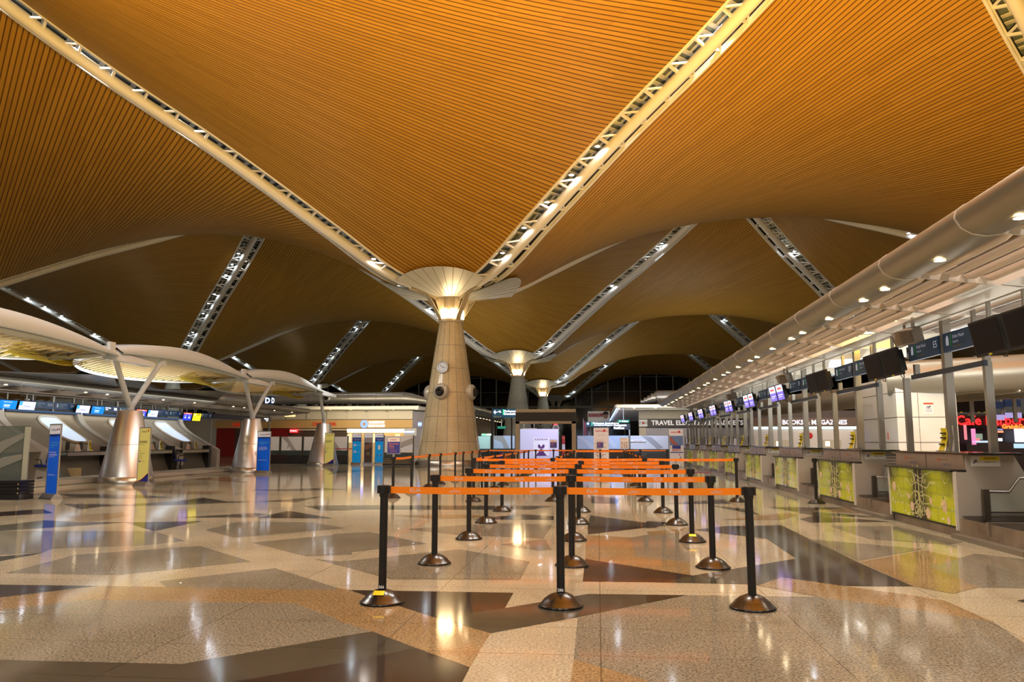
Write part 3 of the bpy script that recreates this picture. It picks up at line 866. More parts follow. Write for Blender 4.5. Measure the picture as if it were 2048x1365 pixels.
# the counter is modelled facing -Y (front), x to the right of somebody facing it
WD = 2.45
def make_counter(label):
    t = thing('check_in_counter', label, 'check-in counter', (XF, 0, 0), -pi / 2, 'green check-in counters along the right')
    w2 = WD / 2
    MB().box(-w2, w2, .05, .9, .0, .13).build('kick_plate', KICK, t)
    MB().box(-w2 + .02, w2 - .02, .0, .05, .12, .15).build('bumper', BLACK, t)
    fp = obj('front_panel', MB().box(-w2 + .03, w2 - .03, .0, .03, -.0, .73).mesh('front_panel', LIME), t, (0, 0, .15))
    obj('scroll_print', SCR, fp)
    for (k, m_) in ROSE: obj('blossom', m_, fp)
    for s in (-1, 1): MB().box(s * w2 - .018, s * w2 + .018, -.012, .04, .10, .90).build('panel_edge', CREAM, t)
    MB().box(-w2 - .02, w2 + .02, -.06, .17, .885, .915, bev=.008).build('writing_ledge', BLACK, t)
    fa = MB().box(-w2, w2, .13, .16, .915, 1.12).build('upper_fascia', COUNTER_FASCIA, t)
    MB().box(-.004, .004, .126, .131, .915, 1.12).build('joint', BLACK, fa)
    for s in (-.62, .62):
        MB().box(s - .22, s - .12, .127, .131, 1.02, 1.06).build('logo_mark', M('logo_copper', srgb(170, 110, 70), .5), fa)
        MB().box(s - .10, s + .12, .127, .131, 1.035, 1.045).build('logo_line', M('logo_grey', srgb(130, 110, 95), .5), fa)
        text('lettering', 'AIRPORTS', .055, M('logo_blue', srgb(96, 112, 150), .5), fa, s + .12, .126, .97)
    MB().box(-w2 - .02, w2 + .22, .11, .80, 1.12, 1.15, bev=.008).build('counter_top', GRANTOP, t)
    MB().box(-w2 + .02, w2 - .02, .16, .70, .13, 1.11).build('carcass', GREYP, t)
    for s in (-1, 1):
        x0 = s * w2
        poly = [(.02, .10), (.02, .885), (.16, .885), (.16, 1.12), (.78, 1.12), (.98, .72), (1.15, .72), (1.15, .10)]
        sd = MB().prism(poly, 'x', x0 - .02 if s > 0 else x0 - .0, x0 + .03 if s > 0 else x0 + .02)
        sp = sd.build('side_panel', M('side_laminate', (.44, .42, .38), .42) if s > 0 else GREYP, t)
        if s > 0:
            c = MB().box(x0 + .028, x0 + .034, .22, .60, .965, 1.10).build('caution_label', WHITEP, sp)
            MB().box(x0 + .033, x0 + .037, .34, .59, 1.045, 1.095).build('yellow_band', YELLOW, c)
            text('caution', 'CAUTION', .036, INKD, c, x0 + .039, .47, 1.07, rot=(pi / 2, 0, pi / 2), bold=.0008)
            text('caution', 'Baggage hazard', .026, INKD, c, x0 + .036, .47, 1.025, rot=(pi / 2, 0, pi / 2))
            f = MB(); f.bar((x0 + .037, .24, 1.01), (x0 + .037, .30, 1.04), .004, .014, up=(1, 0, 0)); f.bar((x0 + .037, .25, 1.035), (x0 + .037, .31, 1.015), .004, .01, up=(1, 0, 0)); f.bar((x0 + .037, .26, 1.0), (x0 + .037, .29, 1.06), .004, .01, up=(1, 0, 0))
            f.build('falling_figure', INKD, c)
    return t
def make_conveyor(label):
    """weighing conveyor to the right of a counter, width 1.88, facing -Y"""
    t = thing('baggage_conveyor', label, 'conveyor', (XF, 0, 0), -pi / 2, 'stainless baggage conveyors between the green counters')
    w = .92
    MB().box(-w, w, .02, .06, .0, .26).box(-w, w, .06, 3.0, .0, .15).build('base', KICK, t)
    MB().box(-w, w, -.10, .02, .0, .06).build('foot_step', M('step_steel', (.30, .28, .25), .4, .7), t)
    MB().box(-w, -.12, .06, 3.0, .15, .235).build('feed_belt', BELTM, t)
    MB().box(-.08, w, .10, 3.0, .15, .20).build('scale_belt', BELTM, t)
    r = MB(); r.box(-w, -w + .06, .06, 3.0, .2, .30); r.box(-.12, -.06, .0, 3.0, .12, .29); r.box(w - .06, w, .06, 3.0, .2, .30)
    r.build('side_rail', KICK, t)
    g = -w + .14
    for x_ in (g,):
        gl = MB().prism([(.38, .34), (.38, .62), (.62, .62), (.75, .80), (2.6, .80), (2.6, .34)], 'x', x_ - .008, x_ + .008).build('guard_glass', GUARD, t)
        MB().tube([(x_, .30, .63), (x_, .62, .63), (x_, .76, .815), (x_, 2.65, .815)], .02, 8).build('guard_rail', CHROME, t)
        MB().tube([(x_, .36, .36), (x_, 2.65, .36)], .014, 8).build('bottom_rail', FRAMEG, t)
        MB().box(x_ - .03, x_ + .03, .28, .36, .26, .66).build('guard_post', FRAMEG, t)
        MB().box(x_ - .03, x_ + .03, 2.6, 2.66, .26, .84).build('guard_post', FRAMEG, t)
    return t
cnt = make_counter('x'); cv = make_conveyor('x')
NC = 9
for k in range(NC):
    yc = Y0 + WD / 2 + PER * k
    lab = 'lime floral check-in counter, %s from the front of the right-hand row' % ORD[k] if k else 'lime floral check-in counter, largest and frontmost of the right-hand row'
    lb2 = 'steel baggage conveyor on the near side of the %s green counter' % ORD[k] if k else 'steel baggage conveyor in front of the nearest green counter at the frame edge'
    if k == 0:
        cnt.location = (XF, yc, 0); cnt['label'] = lab; cv.location = (XF, Y0 - .94, 0); cv['label'] = lb2
    else:
        copy_tree(cnt, (XF, yc, 0), label=lab); copy_tree(cv, (XF, Y0 - .94 + PER * k, 0), label=lb2)
# folding gates with a round no-entry sticker in some gaps
def gate(k, label):
    t = thing('glass_gate', label, 'gate', (XF + .55, Y0 - .42 + PER * k, 0), -pi / 2)
    fr = MB(); pts = [(-.34, 0, .34), (-.34, 0, .84), (.36, 0, .78), (.36, 0, .26), (-.34, 0, .34)]
    for a, b in zip(pts, pts[1:]): fr.tube([a, b], .014, 8)
    fr.tube([(-.34, 0, .34), (-.34, 0, .27)], .014, 8); fr.tube([(.36, 0, .28), (.36, 0, .2)], .014, 8)
    fr.build('gate_frame', CHROME, t)
    MB().prism([(-.33, .35), (-.33, .82), (.35, .77), (.35, .27)], 'y', -.005, .005).build('gate_pane', GUARD, t)
    s = MB().disc((.0, -.009, .58), .13, 24, RX).build('no_entry_sign', RED, t)
    MB().box(-.08, .08, -.013, -.0095, .56, .60).build('white_bar', WHITEP, s)
for k in (1, 2, 3): gate(k, 'small glass gate with red no-entry disc beside the %s green counter' % ORD[k])

# hanging sign frames, signs and screens
SIGN_TXT = M('sign_lettering', srgb(170, 176, 186), .5, emit=srgb(190, 200, 220), es=.25)
JP = M('sign_yellow', srgb(190, 170, 60), .5)
def sign_mesh_parts(t, num, lit=False, wd=1.24, h=.30):
    body = MB().box(-wd / 2, wd / 2, 0, .07, 0, h, bev=.006).build('sign_box', NAVY, t)
    tm = glow('sign_lit', (1, 1, 1), 4) if lit else SIGN_TXT
    MB().box(-wd * .40, -wd * .33, -.004, .002, h * .33, h * .72).box(-wd * .385, -wd * .345, -.004, .002, h * .72, h * .82).build('luggage_icon', tm, body)
    MB().box(-wd * .275, -wd * .255, -.004, .002, h * .25, h * .88).build('green_bar', GREEN, body)
    text('lettering', 'Daftar Masuk', h * .24, tm, body, -wd * .22, -.003, h * .70, 'LEFT')
    text('lettering', 'Check-in', h * .18, tm, body, -wd * .22, -.003, h * .44, 'LEFT')
    text('lettering', 'チェックイン', h * .17, JP, body, -wd * .22, -.003, h * .20, 'LEFT')
    text('counter_number', num, h * .52, tm, body, wd * .45, -.003, h * .56, 'RIGHT', .001)
def check_sign(num, loc, rz, label, lit=False, group='navy check-in number signs'):
    t = thing('check_in_sign', label, 'sign', loc, rz, group); sign_mesh_parts(t, num, lit); return t
SCRM = {}
def screen_face(kind):
    """pieces (rects in 0..1 with colour) shown by a lit screen"""
    W_, B_, P_, Y_, R_, D_ = (.80, .80, .92), (.0, .16, .75), (.22, .16, .72), (.80, .66, .02), (.80, .08, .06), (.03, .05, .30)
    return {'malindo': [((0, 0, 1, .55), P_), ((0, .55, 1, 1), W_), ((.2, .70, .8, .82), R_), ((.15, .30, .85, .36), W_), ((.15, .18, .7, .22), W_)],
            'qr': [((0, 0, 1, 1), (.0, .22, .72)), ((.25, .36, .62, .40), W_), ((.25, .46, .62, .62), (.45, .65, .9)), ((.2, .82, .7, .86), W_), ((.15, .16, .85, .20), W_), ((.1, .08, .8, .11), W_)],
            'white': [((0, 0, 1, 1), (.62, .64, .86)), ((.0, .62, .18, 1), (.05, .40, .80)), ((.32, .50, .68, .58), (.35, .40, .62)), ((.6, .10, .9, .13), (.2, .3, .8))],
            'bag': [((0, 0, 1, .80), (.02, .05, .72)), ((0, .80, 1, 1), (.85, .13, .10)), ((.2, .86, .8, .92), W_), ((.12, .58, .38, .63), W_), ((.60, .58, .86, .63), W_), ((.16, .28, .36, .46), (.7, .7, .5)), ((.60, .28, .84, .46), (.7, .7, .5))],
            'yellow': [((0, 0, 1, 1), (.88, .72, .02)), ((.1, .72, .3, .9), (.9, .85, .5)), ((.4, .76, .85, .86), (.25, .2, .02)), ((.2, .4, .8, .44), (.5, .4, .02))]}[kind]
def screen(loc, rz, label, kind, w=.82, h=.50, tilt=.2, wires=True):
    t = thing('flight_screen', label, 'screen', loc, rz, 'screens hanging over the check-in rows')
    R_ = Matrix.Rotation(tilt, 4, 'X')
    def tl(o): o.rotation_euler = (tilt, 0, 0); return o
    tl(MB().box(-w / 2, w / 2, .0, .05, -h, 0, bev=.008).box(-w / 2 + .08, w / 2 - .08, .05, .13, -h + .06, -.06, bev=.01).build('casing', BLACK, t))
    if kind == 'off':
        tl(MB().box(-w / 2 + .03, w / 2 - .03, -.004, .002, -h + .04, -.03).build('glass_front', M('dead_screen', (.016, .015, .021), .5, spec=.12), t))
    else:
        pc = MB(); ms = []
        for i, ((a, b, c, d), col) in enumerate(screen_face(kind)):
            x0, x1 = -w / 2 + .03, w / 2 - .03; z0, z1 = -h + .04, -.03
            pc.box(x0 + (x1 - x0) * a, x0 + (x1 - x0) * c, -.004 - .0006 * i, .0, z0 + (z1 - z0) * b, z0 + (z1 - z0) * d, mi=i)
            ms.append(glow('px_%.2f_%.2f_%.2f' % col, col, .95))
        tl(pc.build('glass_front', ms, t))
    tl(MB().box(-.05, .03, -.008, .0, -h + .005, -h + .03).build('yellow_sticker', YELLOW, t))
    if wires: tl(MB().tube([(.08, .08, -h + .03), (.12, .09, -h - .05), (.2, .09, -h - .06), (.27, .08, -h + .05)], .008, 6).build('cable', BLACK, t))
    MB().bar((0, .10, -.12), (0, .10, .24), .05, .04).build('hanger', STEELG, t)
    return t
POSTM = M('post_grey', (.34, .34, .32), .4, .5)
for k in range(NC):
    ym = 13.0 + PER * k; o = ORD[k]
    t = thing('sign_gantry', 'grey steel posts and navy rail carrying signs above the %s green counter' % o, 'sign frame', (XP, ym, 0), -pi / 2, 'steel sign frames over the right-hand counters')
    # local x = towards the camera (-Y world)
    MB().box(-.06, .06, .02, .14, 1.151, 3.24).build('post', POSTM, t)
    MB().box(1.25, 1.33, .02, .12, 1.151 if k else 1.151, 2.42).build('post', POSTM, t)
    MB().box(-1.70, -1.62, .02, .12, .30, 2.42).build('post', POSTM, t)
    MB().box(-1.25, 1.35, .0, .05, 2.36, 2.44).build('rail', M('rail_navy', (.05, .065, .10), .35, .5), t)
    for x_ in (-1.15, 1.3): MB().box(x_ - .045, x_ + .045, .02, .10, 2.36, 2.62).build('rail_bracket', POSTM, t)
    for x_ in (-.95, .95): MB().box(x_ - .03, x_ + .03, .06, .11, 2.98, 3.24).build('hanger', POSTM, t)
    na, nb = 5 + 2 * k, 4 + 2 * k
    check_sign('E%d' % na, (XP, ym + .68, 2.68), -pi / 2, 'navy check-in sign reading E%d on the right-hand gantry' % na)
    check_sign('E%d' % nb, (XP, ym - .70, 2.68), -pi / 2, 'navy check-in sign reading E%d on the right-hand gantry' % nb)
    for q, dy in ((0, 2.63), (1, 1.72)) if k else ((0, 2.63), (1, 1.72)):
        kind = 'off' if k < 2 else 'malindo'
        if k == 0: nm = 'dark switched-off screen between signs E5 and E6, %s of its pair' % ('far one', 'near one')[q]
        else: nm = '%s screen beyond sign E%d, %s of its pair' % ('dark switched-off' if kind == 'off' else 'lit purple and white', na, ('far one', 'near one')[q])
        screen((XP - .22, ym + dy - .02, 2.95), -pi / 2, nm, kind)
for q, y in ((0, 11.16), (1, 10.25)):
    screen((XP - .22, y, 2.95), -pi / 2, 'dark switched-off screen nearest the camera, %s of its pair' % ('far one', 'near one')[q], 'off')

# canopy above the right-hand row
LOUV = M('louvre_white', (.78, .74, .70), .4)
SOFF = M('soffit_panel', (.66, .66, .62), .4, .1)
NOSE = M('nosing_metal', (.30, .285, .23), .36, .6)
DLIGHT = glow('downlight_warm', (1., .70, .34), 14)
DLIGHT2 = glow('downlight_core', (1., .86, .6), 40)
BAY = 2.165; XN, ZN = 3.62, 3.50
def nosing_profile(): return [(.42, -.14), (.28, -.155), (.14, -.13), (.03, -.06), (-.02, .03), (0, .11), (.08, .17), (.22, .19), (.6, .19)]
def make_canopy(name, label, x0, sgn, y0, nb, mats, louvres=True, zoff=0.):
    """nosing at x0, running along Y from y0 for nb bays; sgn=+1 body lies towards +X"""
    t = thing(name, label, 'canopy', (x0, y0, ZN + zoff))
    nose, rib, lv, sf = mats
    Lc = nb * BAY; pr = nosing_profile()
    m = MB(); n = len(pr)
    m._add([(sgn * u, yy, v) for yy in (0, Lc) for u, v in pr], [[k, k + 1, n + k + 1, n + k] for k in range(n - 1)], True)
    nz = m.build('nosing', nose, t)
    for b in range(nb + 1):
        y = b * BAY
        j = MB()
        for (u0, v0), (u1, v1) in zip(pr[:8], pr[1:8]): j.bar((sgn * u0, y, v0), (sgn * u1, y, v1), .03, .012, up=(sgn * -1, 0, .3))
        j.build('joint', rib, nz)
        rbm = MB().prism([(sgn * .40, -.135), (sgn * 1.76, -.30), (sgn * 1.76, -.06), (sgn * .4, .05)], 'y', y - .02, y + .02)
        rbm.prism([(sgn * 1.76, -.30), (sgn * 3.5, -.26), (sgn * 3.5, .0), (sgn * 1.76, -.02)], 'y', y - .02, y + .02)
        rbm.build('rib', rib, t)
    MB()._add([(sgn * 1.42, 0, -.25), (sgn * 1.78, 0, -.29), (sgn * 1.78, Lc, -.29), (sgn * 1.42, Lc, -.25)], [[0, 1, 2, 3]]).build('soffit', sf, t)
    MB().box(min(sgn * 1.74, sgn * 1.82), max(sgn * 1.74, sgn * 1.82), 0, Lc, -.30, -.18).build('beam', rib, t)
    MB()._add([(sgn * 1.82, 0, .10), (sgn * 3.5, 0, .14), (sgn * 3.5, Lc, .14), (sgn * 1.82, Lc, .10)], [[0, 1, 2, 3]]).build('rear_soffit', sf, t)
    return t, Lc
def louvre_mesh(L_):
    def g(u, v):
        e = min(u, 1 - u); r = 1 - max(0, (.10 - e) / .10) ** 2
        a = pi * v
        return (.05 * cos(a), u * L_, -.085 * sin(a) * (.25 + .75 * r) - .02 * r)
    m = MB().grid(g, 20, 8)
    m._add([(.05, 0, 0), (.05, L_, 0), (-.05, L_, 0), (-.05, 0, 0)], [[0, 1, 2, 3]])
    return m.mesh('louvre', LOUV)
RIBM = M('rib_white', (.66, .66, .62), .4, .1)
can, CL = make_canopy('check_in_canopy', 'long pale canopy with rounded metal edge and white louvres over the green counters', XN, 1, 3.8, 20, (NOSE, RIBM, LOUV, SOFF))
LM = louvre_mesh(BAY - .06)
def slope(u): return -.135 - (u - .4) * .1213
for b in range(20):
    for q in range(4):
        u = .56 + .225 * q
        obj('louvre', LM, can, (u, b * BAY + .03, slope(u) + .10))
        if b < 5: obj('louvre', LM, can, (2.0 + .36 * q, b * BAY + .03, -.22))
def dl_mesh():
    m = MB(); m.lathe([(.0, -.001), (.035, -.001)], 16, mi=1); m.lathe([(.035, -.001), (.062, -.004)], 16, mi=0); m.lathe([(.062, -.004), (.08, -.006), (.082, 0)], 16, mi=2)
    return m.mesh('downlight', [DLIGHT, DLIGHT2, STEELG])
DLM = dl_mesh()
for b in range(20):
    for f_ in ((.30, .70) if b % 2 else (.5,)):
        obj('downlight', DLM, can, (.27, b * BAY + BAY * f_, -.158))
        light('SPOT', (XN + .27, 3.8 + b * BAY + BAY * f_, ZN - .18), 42, (1., .84, .60), .08, (0, 0, 0), ang=2.3) if b % 2 else None

# speakers under the canopy, notice, yellow holders, racks
def speaker(loc, rz, label):
    t = thing('wall_speaker', label, 'speaker', loc, rz)
    MB().obox((0, 0, 0), .26, .22, .24, (.35, 0, 0)).build('cabinet', M('speaker_grey', (.30, .29, .27), .5), t)
    MB().obox((0, -.115, -.04), .22, .012, .19, (.35, 0, 0)).build('grille', M('grille_grey', (.16, .155, .15), .7), t)
    MB().bar((0, .05, .10), (0, .05, .30), .04, .04).build('bracket', STEELG, t)
for (k, tl_) in ((0, 'above sign E5'), (2, 'above sign E9'), (4, 'above sign E13')):
    y = 13.0 + PER * k
    speaker((XP - .30, y + .35, 3.02), -pi / 2 + .5, 'grey loudspeaker %s, turned to the near side' % tl_)
    speaker((XP - .30, y + .75, 3.02), -pi / 2 - .5, 'grey loudspeaker %s, turned to the far side' % tl_)
def holder(loc, rz, label, cols=(YELLOW, WHITEP)):
    t = thing('leaflet_holder', label, 'leaflet holder', loc, rz)
    MB().grid(lambda u, v: (-.07 + .14 * u, .02 + .08 * sin(v * 2.2), .36 * v), 4, 10).build('yellow_leaflet', cols[0], t)
    for z in (.10, .20, .27): MB().box(-.05, .05, -.02 + .08 * sin(z / .36 * 2.2), .0 + .08 * sin(z / .36 * 2.2) + .01, z, z + .02).build('printed_line', INKD, t)
    MB().prism([(.10, 0), (.14, .2), (.12, .40), (.17, .40), (.20, 0)], 'x', .0, .15).build('card', cols[1], t)
    MB().box(-.08, .15, -.01, .21, .0, .012).build('base', GREYP, t)
for k in range(NC):
    holder((XF + .45, 12.95 + PER * k + (.25 if k else .1), 1.151), -pi / 2 + .25, 'yellow leaflet holder standing on the %s green counter' % ORD[k])
def tray_rack(loc, label):
    t = thing('document_rack', label, 'rack', loc, -pi / 2)
    for k in range(6): MB().grid(lambda u, v: (-.30 + .60 * u + .03 * (5 - k), .05 + .5 * v, .86 + .048 * k + .02 * sin(u * 3)), 8, 2).build('tray', BLACK, t)
    for x_ in (-.2, .3): MB().box(x_ - .015, x_ + .015, .3, .34, .15, 1.12).build('upright', BLACK, t)
tray_rack((XF + .12, 14.42, .0), 'black ribbed document rack in the gap before the second green counter')
tray_rack((XF + .12, 14.42 + PER, .0), 'black ribbed document rack in the gap before the third green counter')
for k in range(4, NC):
    for q in (-.5, .5):
        y = 12.8 + PER * k + q
        t = thing('desk_monitor', 'small black desk monitor on the %s green counter, %s one' % (ORD[k], 'near' if q < 0 else 'far'), 'monitor', (XF + .72, y, 1.151), -pi / 2)
        MB().box(-.2, .2, 0, .04, .08, .36).build('monitor_casing', BLACK, t); MB().box(-.03, .03, .01, .05, 0, .1).box(-.1, .1, -.05, .1, 0, .012).build('stand', BLACK, t)

# ------------------------------------------------------------------ left side: leaf canopies on steel cones
WLEAF = M('leaf_white', (.58, .65, .72), .45)
VAULT = M('vault_metal', (.34, .33, .30), .36, .75, noise=.2, nscale=.5)
YSLAT = M('slat_yellow', (.66, .54, .28), .5)
CONE = M('cone_steel', (.60, .59, .60), .33, .9, noise=.03, nscale=2)
XL = -15.0
def cone(y, label, vee=True, tape=False):
    t = thing('steel_cone_support', label, 'canopy support', (XL, y, 0), 0, 'steel cones carrying the white leaf canopies')
    t['kind'] = 'thing'
    MB().lathe([(.83, .0), (.83, .19), (.80, .20)], 36).build('base_band', STEEL, t)
    c = MB().lathe([(.80, .20), (.36, 2.28), (.34, 2.30), (0, 2.30)], 36).build('cone', CONE, t)
    MB().lathe([(.592, 1.20), (.596, 1.21), (.588, 1.22)], 36).build('seam', STEELG, c)
    MB().tube([(0, 0, 2.28), (0, 0, 2.52)], .12, 14).build('stub', WLEAF, t)
    MB().tube([(0, -.05, 2.42), (.25, -1.55, 4.12)], .085, 12).build('strut', WLEAF, t)
    MB().obox((.27, -1.62, 4.12), .12, .26, .40).build('node_plate', WLEAF, t)
    if vee:
        MB().tube([(0, .05, 2.42), (.35, 1.05, 3.98)], .085, 12).build('strut', WLEAF, t)
        MB().obox((.37, 1.12, 4.02), .12, .26, .34).build('node_plate', WLEAF, t)
    if tape: MB().box(.55, .60, -.62, -.55, .82, 1.0).build('red_tag', RED, t)
cone(24.0, 'brushed steel cone on the floor beside the gold business banner')
cone(33.1, 'brushed steel cone with a small red tag near its rim, second along', tape=True)
cone(42.2, 'smallest brushed steel cone, standing before the white hoarding', vee=False)
def leaf_canopy(y0, y1, label):
    """almond-shaped louvred leaf with an arched fascia and a metal vault behind, from y0 to y1"""
    t = thing('leaf_canopy', label, 'canopy', (XL, y0, 0), 0, 'white leaf canopies over the left check-in row')
    L_ = y1 - y0; xf = .55
    def top(v): return 4.18 + .48 * sin(pi * min(1, max(0, v))) ** .9 - .12 * v
    def low(v): return 4.00 + .16 * sin(pi * min(1, max(0, v))) ** .9 - .10 * v
    n = 28
    fs = MB(); V = []
    for k in range(n + 1):
        v = k / n; y = v * L_
        V += [(xf, y, low(v)), (xf - .25, y, top(v)), (xf - .9, y, top(v) + .05), (xf - .06, y, low(v) - .02)]
    fs._add(V, [[k * 4 + a, k * 4 + (a + 1) % 4, k * 4 + 4 + (a + 1) % 4, k * 4 + 4 + a] for k in range(n) for a in range(4)], True)
    fs.build('fascia', WLEAF, t)
    # blade tip reaching past the strut
    fs = MB()
    e0, e1 = L_ - .05, L_ + 1.75
    fs._add([(xf, e0, low(1) - .16), (xf - .22, e0, top(1) + .02), (xf - .7, e0, top(1) + .05), (xf - .5, e0, low(1) - .1),
             (xf + .1, e1, 3.72), (xf + .08, e1, 3.86), (xf - .25, e1, 3.88), (xf - .22, e1, 3.72)],
            [[0, 1, 5, 4], [1, 2, 6, 5], [2, 3, 7, 6], [3, 0, 4, 7], [4, 5, 6, 7], [3, 2, 1, 0]])
    fs.build('blade_tip', WLEAF, t)
    # almond ring
    ya, yb = -.3, L_ - .25
    def ring(a, rr_=1.):
        v = .5 - .5 * cos(a); y = ya + (yb - ya) * v
        back = sin(a) < 0
        b = abs(sin(a)) ** .9
        x = xf - .35 - (2.6 * b if back else -.1 * b) * rr_
        return Vector((x, y, 4.00 - .06 * v - (.30 * b if back else -.10 * b) * rr_))
    pts = [ring(2 * pi * k / 64) for k in range(65)]
    MB().tube(pts, .085, 8, cap=False).build('ring', WLEAF, t)
    bands = MB()
    V = []
    for k in range(33):
        a = pi + pi * k / 32; p = ring(a); V += [p, p + Vector((0, 0, .09))]
    bands._add(V, [[2 * k, 2 * k + 1, 2 * k + 3, 2 * k + 2] for k in range(32)], True); bands.build('ring_upstand', M('slat_light', (.62, .55, .40), .5), t)
    i = 0
    for k in range(26):
        v = .03 + .94 * k / 25; a = math.acos(1 - 2 * v)
        p, q = ring(a), ring(-a)
        if (p - q).length < .15: continue
        sl = MB(); m_ = (p + q) / 2 + Vector((0, -.45, .05)); P = [p, p * .35 + m_ * .5 + q * .15, p * .15 + m_ * .5 + q * .35, q]
        for a_, b_ in zip(P, P[1:]): sl.bar(a_, b_, .07, .06)
        sl.build('louvre', YSLAT, t)
    # curved metal vault between the ring and the check-in nosing
    def vault(u, v):
        a = pi + pi * v; p = ring(a); y = p.y * (1 - u) + (v * L_) * u
        z = (p.z + .02) * (1 - u) + 3.60 * u + .30 * sin(pi * u) * sin(pi * v) * .8 - .25 * u * sin(pi * u) * .5
        return (p.x * (1 - u) + (-5.3) * u, y, z)
    MB().grid(vault, 14, 32).build('vault', VAULT, t)
    for k in (8, 16, 24):
        MB().tube([Vector(vault(u / 10, k / 32)) + Vector((0, 0, .05)) for u in range(11)], .03, 5).build('vault_rib', FRAMEG, t)
    MB().bar((-5.3, 0, 3.6), (-5.3, L_, 3.6), .08, .12).build('edge_bar', FRAMEG, t)
    # golden scoop near the strut
    def scoop(u, v):
        return (xf - .9 - 1.7 * u, L_ - 2.9 + 2.6 * v, 3.92 - .42 * sin(pi * v * .8) * (1 - .6 * u) + .1 * u)
    sc = MB()
    for k in range(16):
        v = k / 15; w_ = sin(pi * (v * .92 + .04)) ** .7
        sc.bar(scoop(0, v), scoop(max(.12, w_), v), .14, .03)
    sc.build('golden_scoop', M('scoop_gold', (.55, .42, .03), .45), t)
leaf_canopy(13.3, 22.4, 'white leaf canopy with golden louvres nearest the camera on the left')
leaf_canopy(22.6, 31.5, 'white leaf canopy between the first and second steel cones')
leaf_canopy(31.7, 40.5, 'white leaf canopy between the second and third steel cones')

# ------------------------------------------------------------------ left check-in row
DARKC = M('dark_counter', (.085, .078, .065), .4)
can2, _ = make_canopy('check_in_canopy', 'grey metal canopy with round nosing over the left check-in desks', -20.2, -1, 15.0, 18, (M('nosing_dark', (.30, .29, .26), .36, .7), M('rib_grey', (.42, .41, .38), .4, .2), LOUV, M('soffit_grey', (.30, .29, .27), .45, .2)), zoff=-.08)
for b in range(18):
    if b % 3 != 2: obj('downlight', DLM, can2, (-.27, b * BAY + BAY * (.4 if b % 2 else .75), -.158))
XPL = -22.0
LK = [('D10', 'D9'), ('D8', 'D7'), ('D6', 'D5'), ('D4', 'D3')]
SK = [('qr', 'white'), ('white', 'qr'), ('bag', 'white'), ('bag', 'yellow')]
SN = {'qr': 'lit blue', 'white': 'lit white', 'bag': 'blue and red', 'yellow': 'lit yellow'}
for k in range(3):
    ym = 29.9 + PER * k
    t = thing('sign_gantry', 'grey steel sign posts carrying the signs %s and %s' % LK[k], 'sign frame', (XPL, ym, 0), pi / 2, 'steel sign frames over the left desks')
    MB().box(-.06, .06, .02, .14, 0, 3.2).build('post', POSTM, t)
    for x_ in (-1.2, 1.25): MB().box(x_ - .035, x_ + .035, .02, .10, 2.36, 3.2).build('hanger', POSTM, t)
    MB().box(-1.3, 1.4, 0, .05, 2.36, 2.44).build('rail', M('rail_navy'), t)
    for q in (0, 1):
        n_ = LK[k][q]
        check_sign(n_, (XPL, ym + (-.66, .66)[q], 2.60), pi / 2, 'navy check-in sign reading %s on the left-hand gantry' % n_, lit=(k == 1 and q == 0))
for k in range(4):
    yc_ = 27.65 + PER * k
    for q in (0, 1):
        kd = SK[k][q]
        screen((XPL + .22, yc_ + (-.5, .5)[q], 2.86), pi / 2, '%s screen, %s of the pair %s' % (SN[kd], ('left one', 'right one')[q], ('left of sign D10', 'right of sign D9', 'right of sign D7', 'right of sign D5')[k]), kd, w=.92, h=.48)
check_sign('D4', (XPL, 42.55, 2.60), pi / 2, 'navy check-in sign reading D4 beside the lit yellow screen')
t = thing('fascia_band', 'long navy blue band hanging at the far end of the left row', 'sign band', (XPL, 47.2, 2.62), pi / 2)
MB().box(-3.9, 4.3, 0, .06, 0, .30).build('band', NAVYD, t)
text('lettering', 'Daftar Masuk', .12, glow('sign_lit', (1, 1, 1), 4), t, 3.5, -.004, .19); text('lettering', 'Check-in', .1, glow('sign_lit', (1, 1, 1), 4), t, 3.6, -.004, .07)
for x_ in (-3.9, 0, 4.2): MB().box(x_ - .05, x_ + .05, .06, .14, -2.62, .6).build('post', POSTM, t)

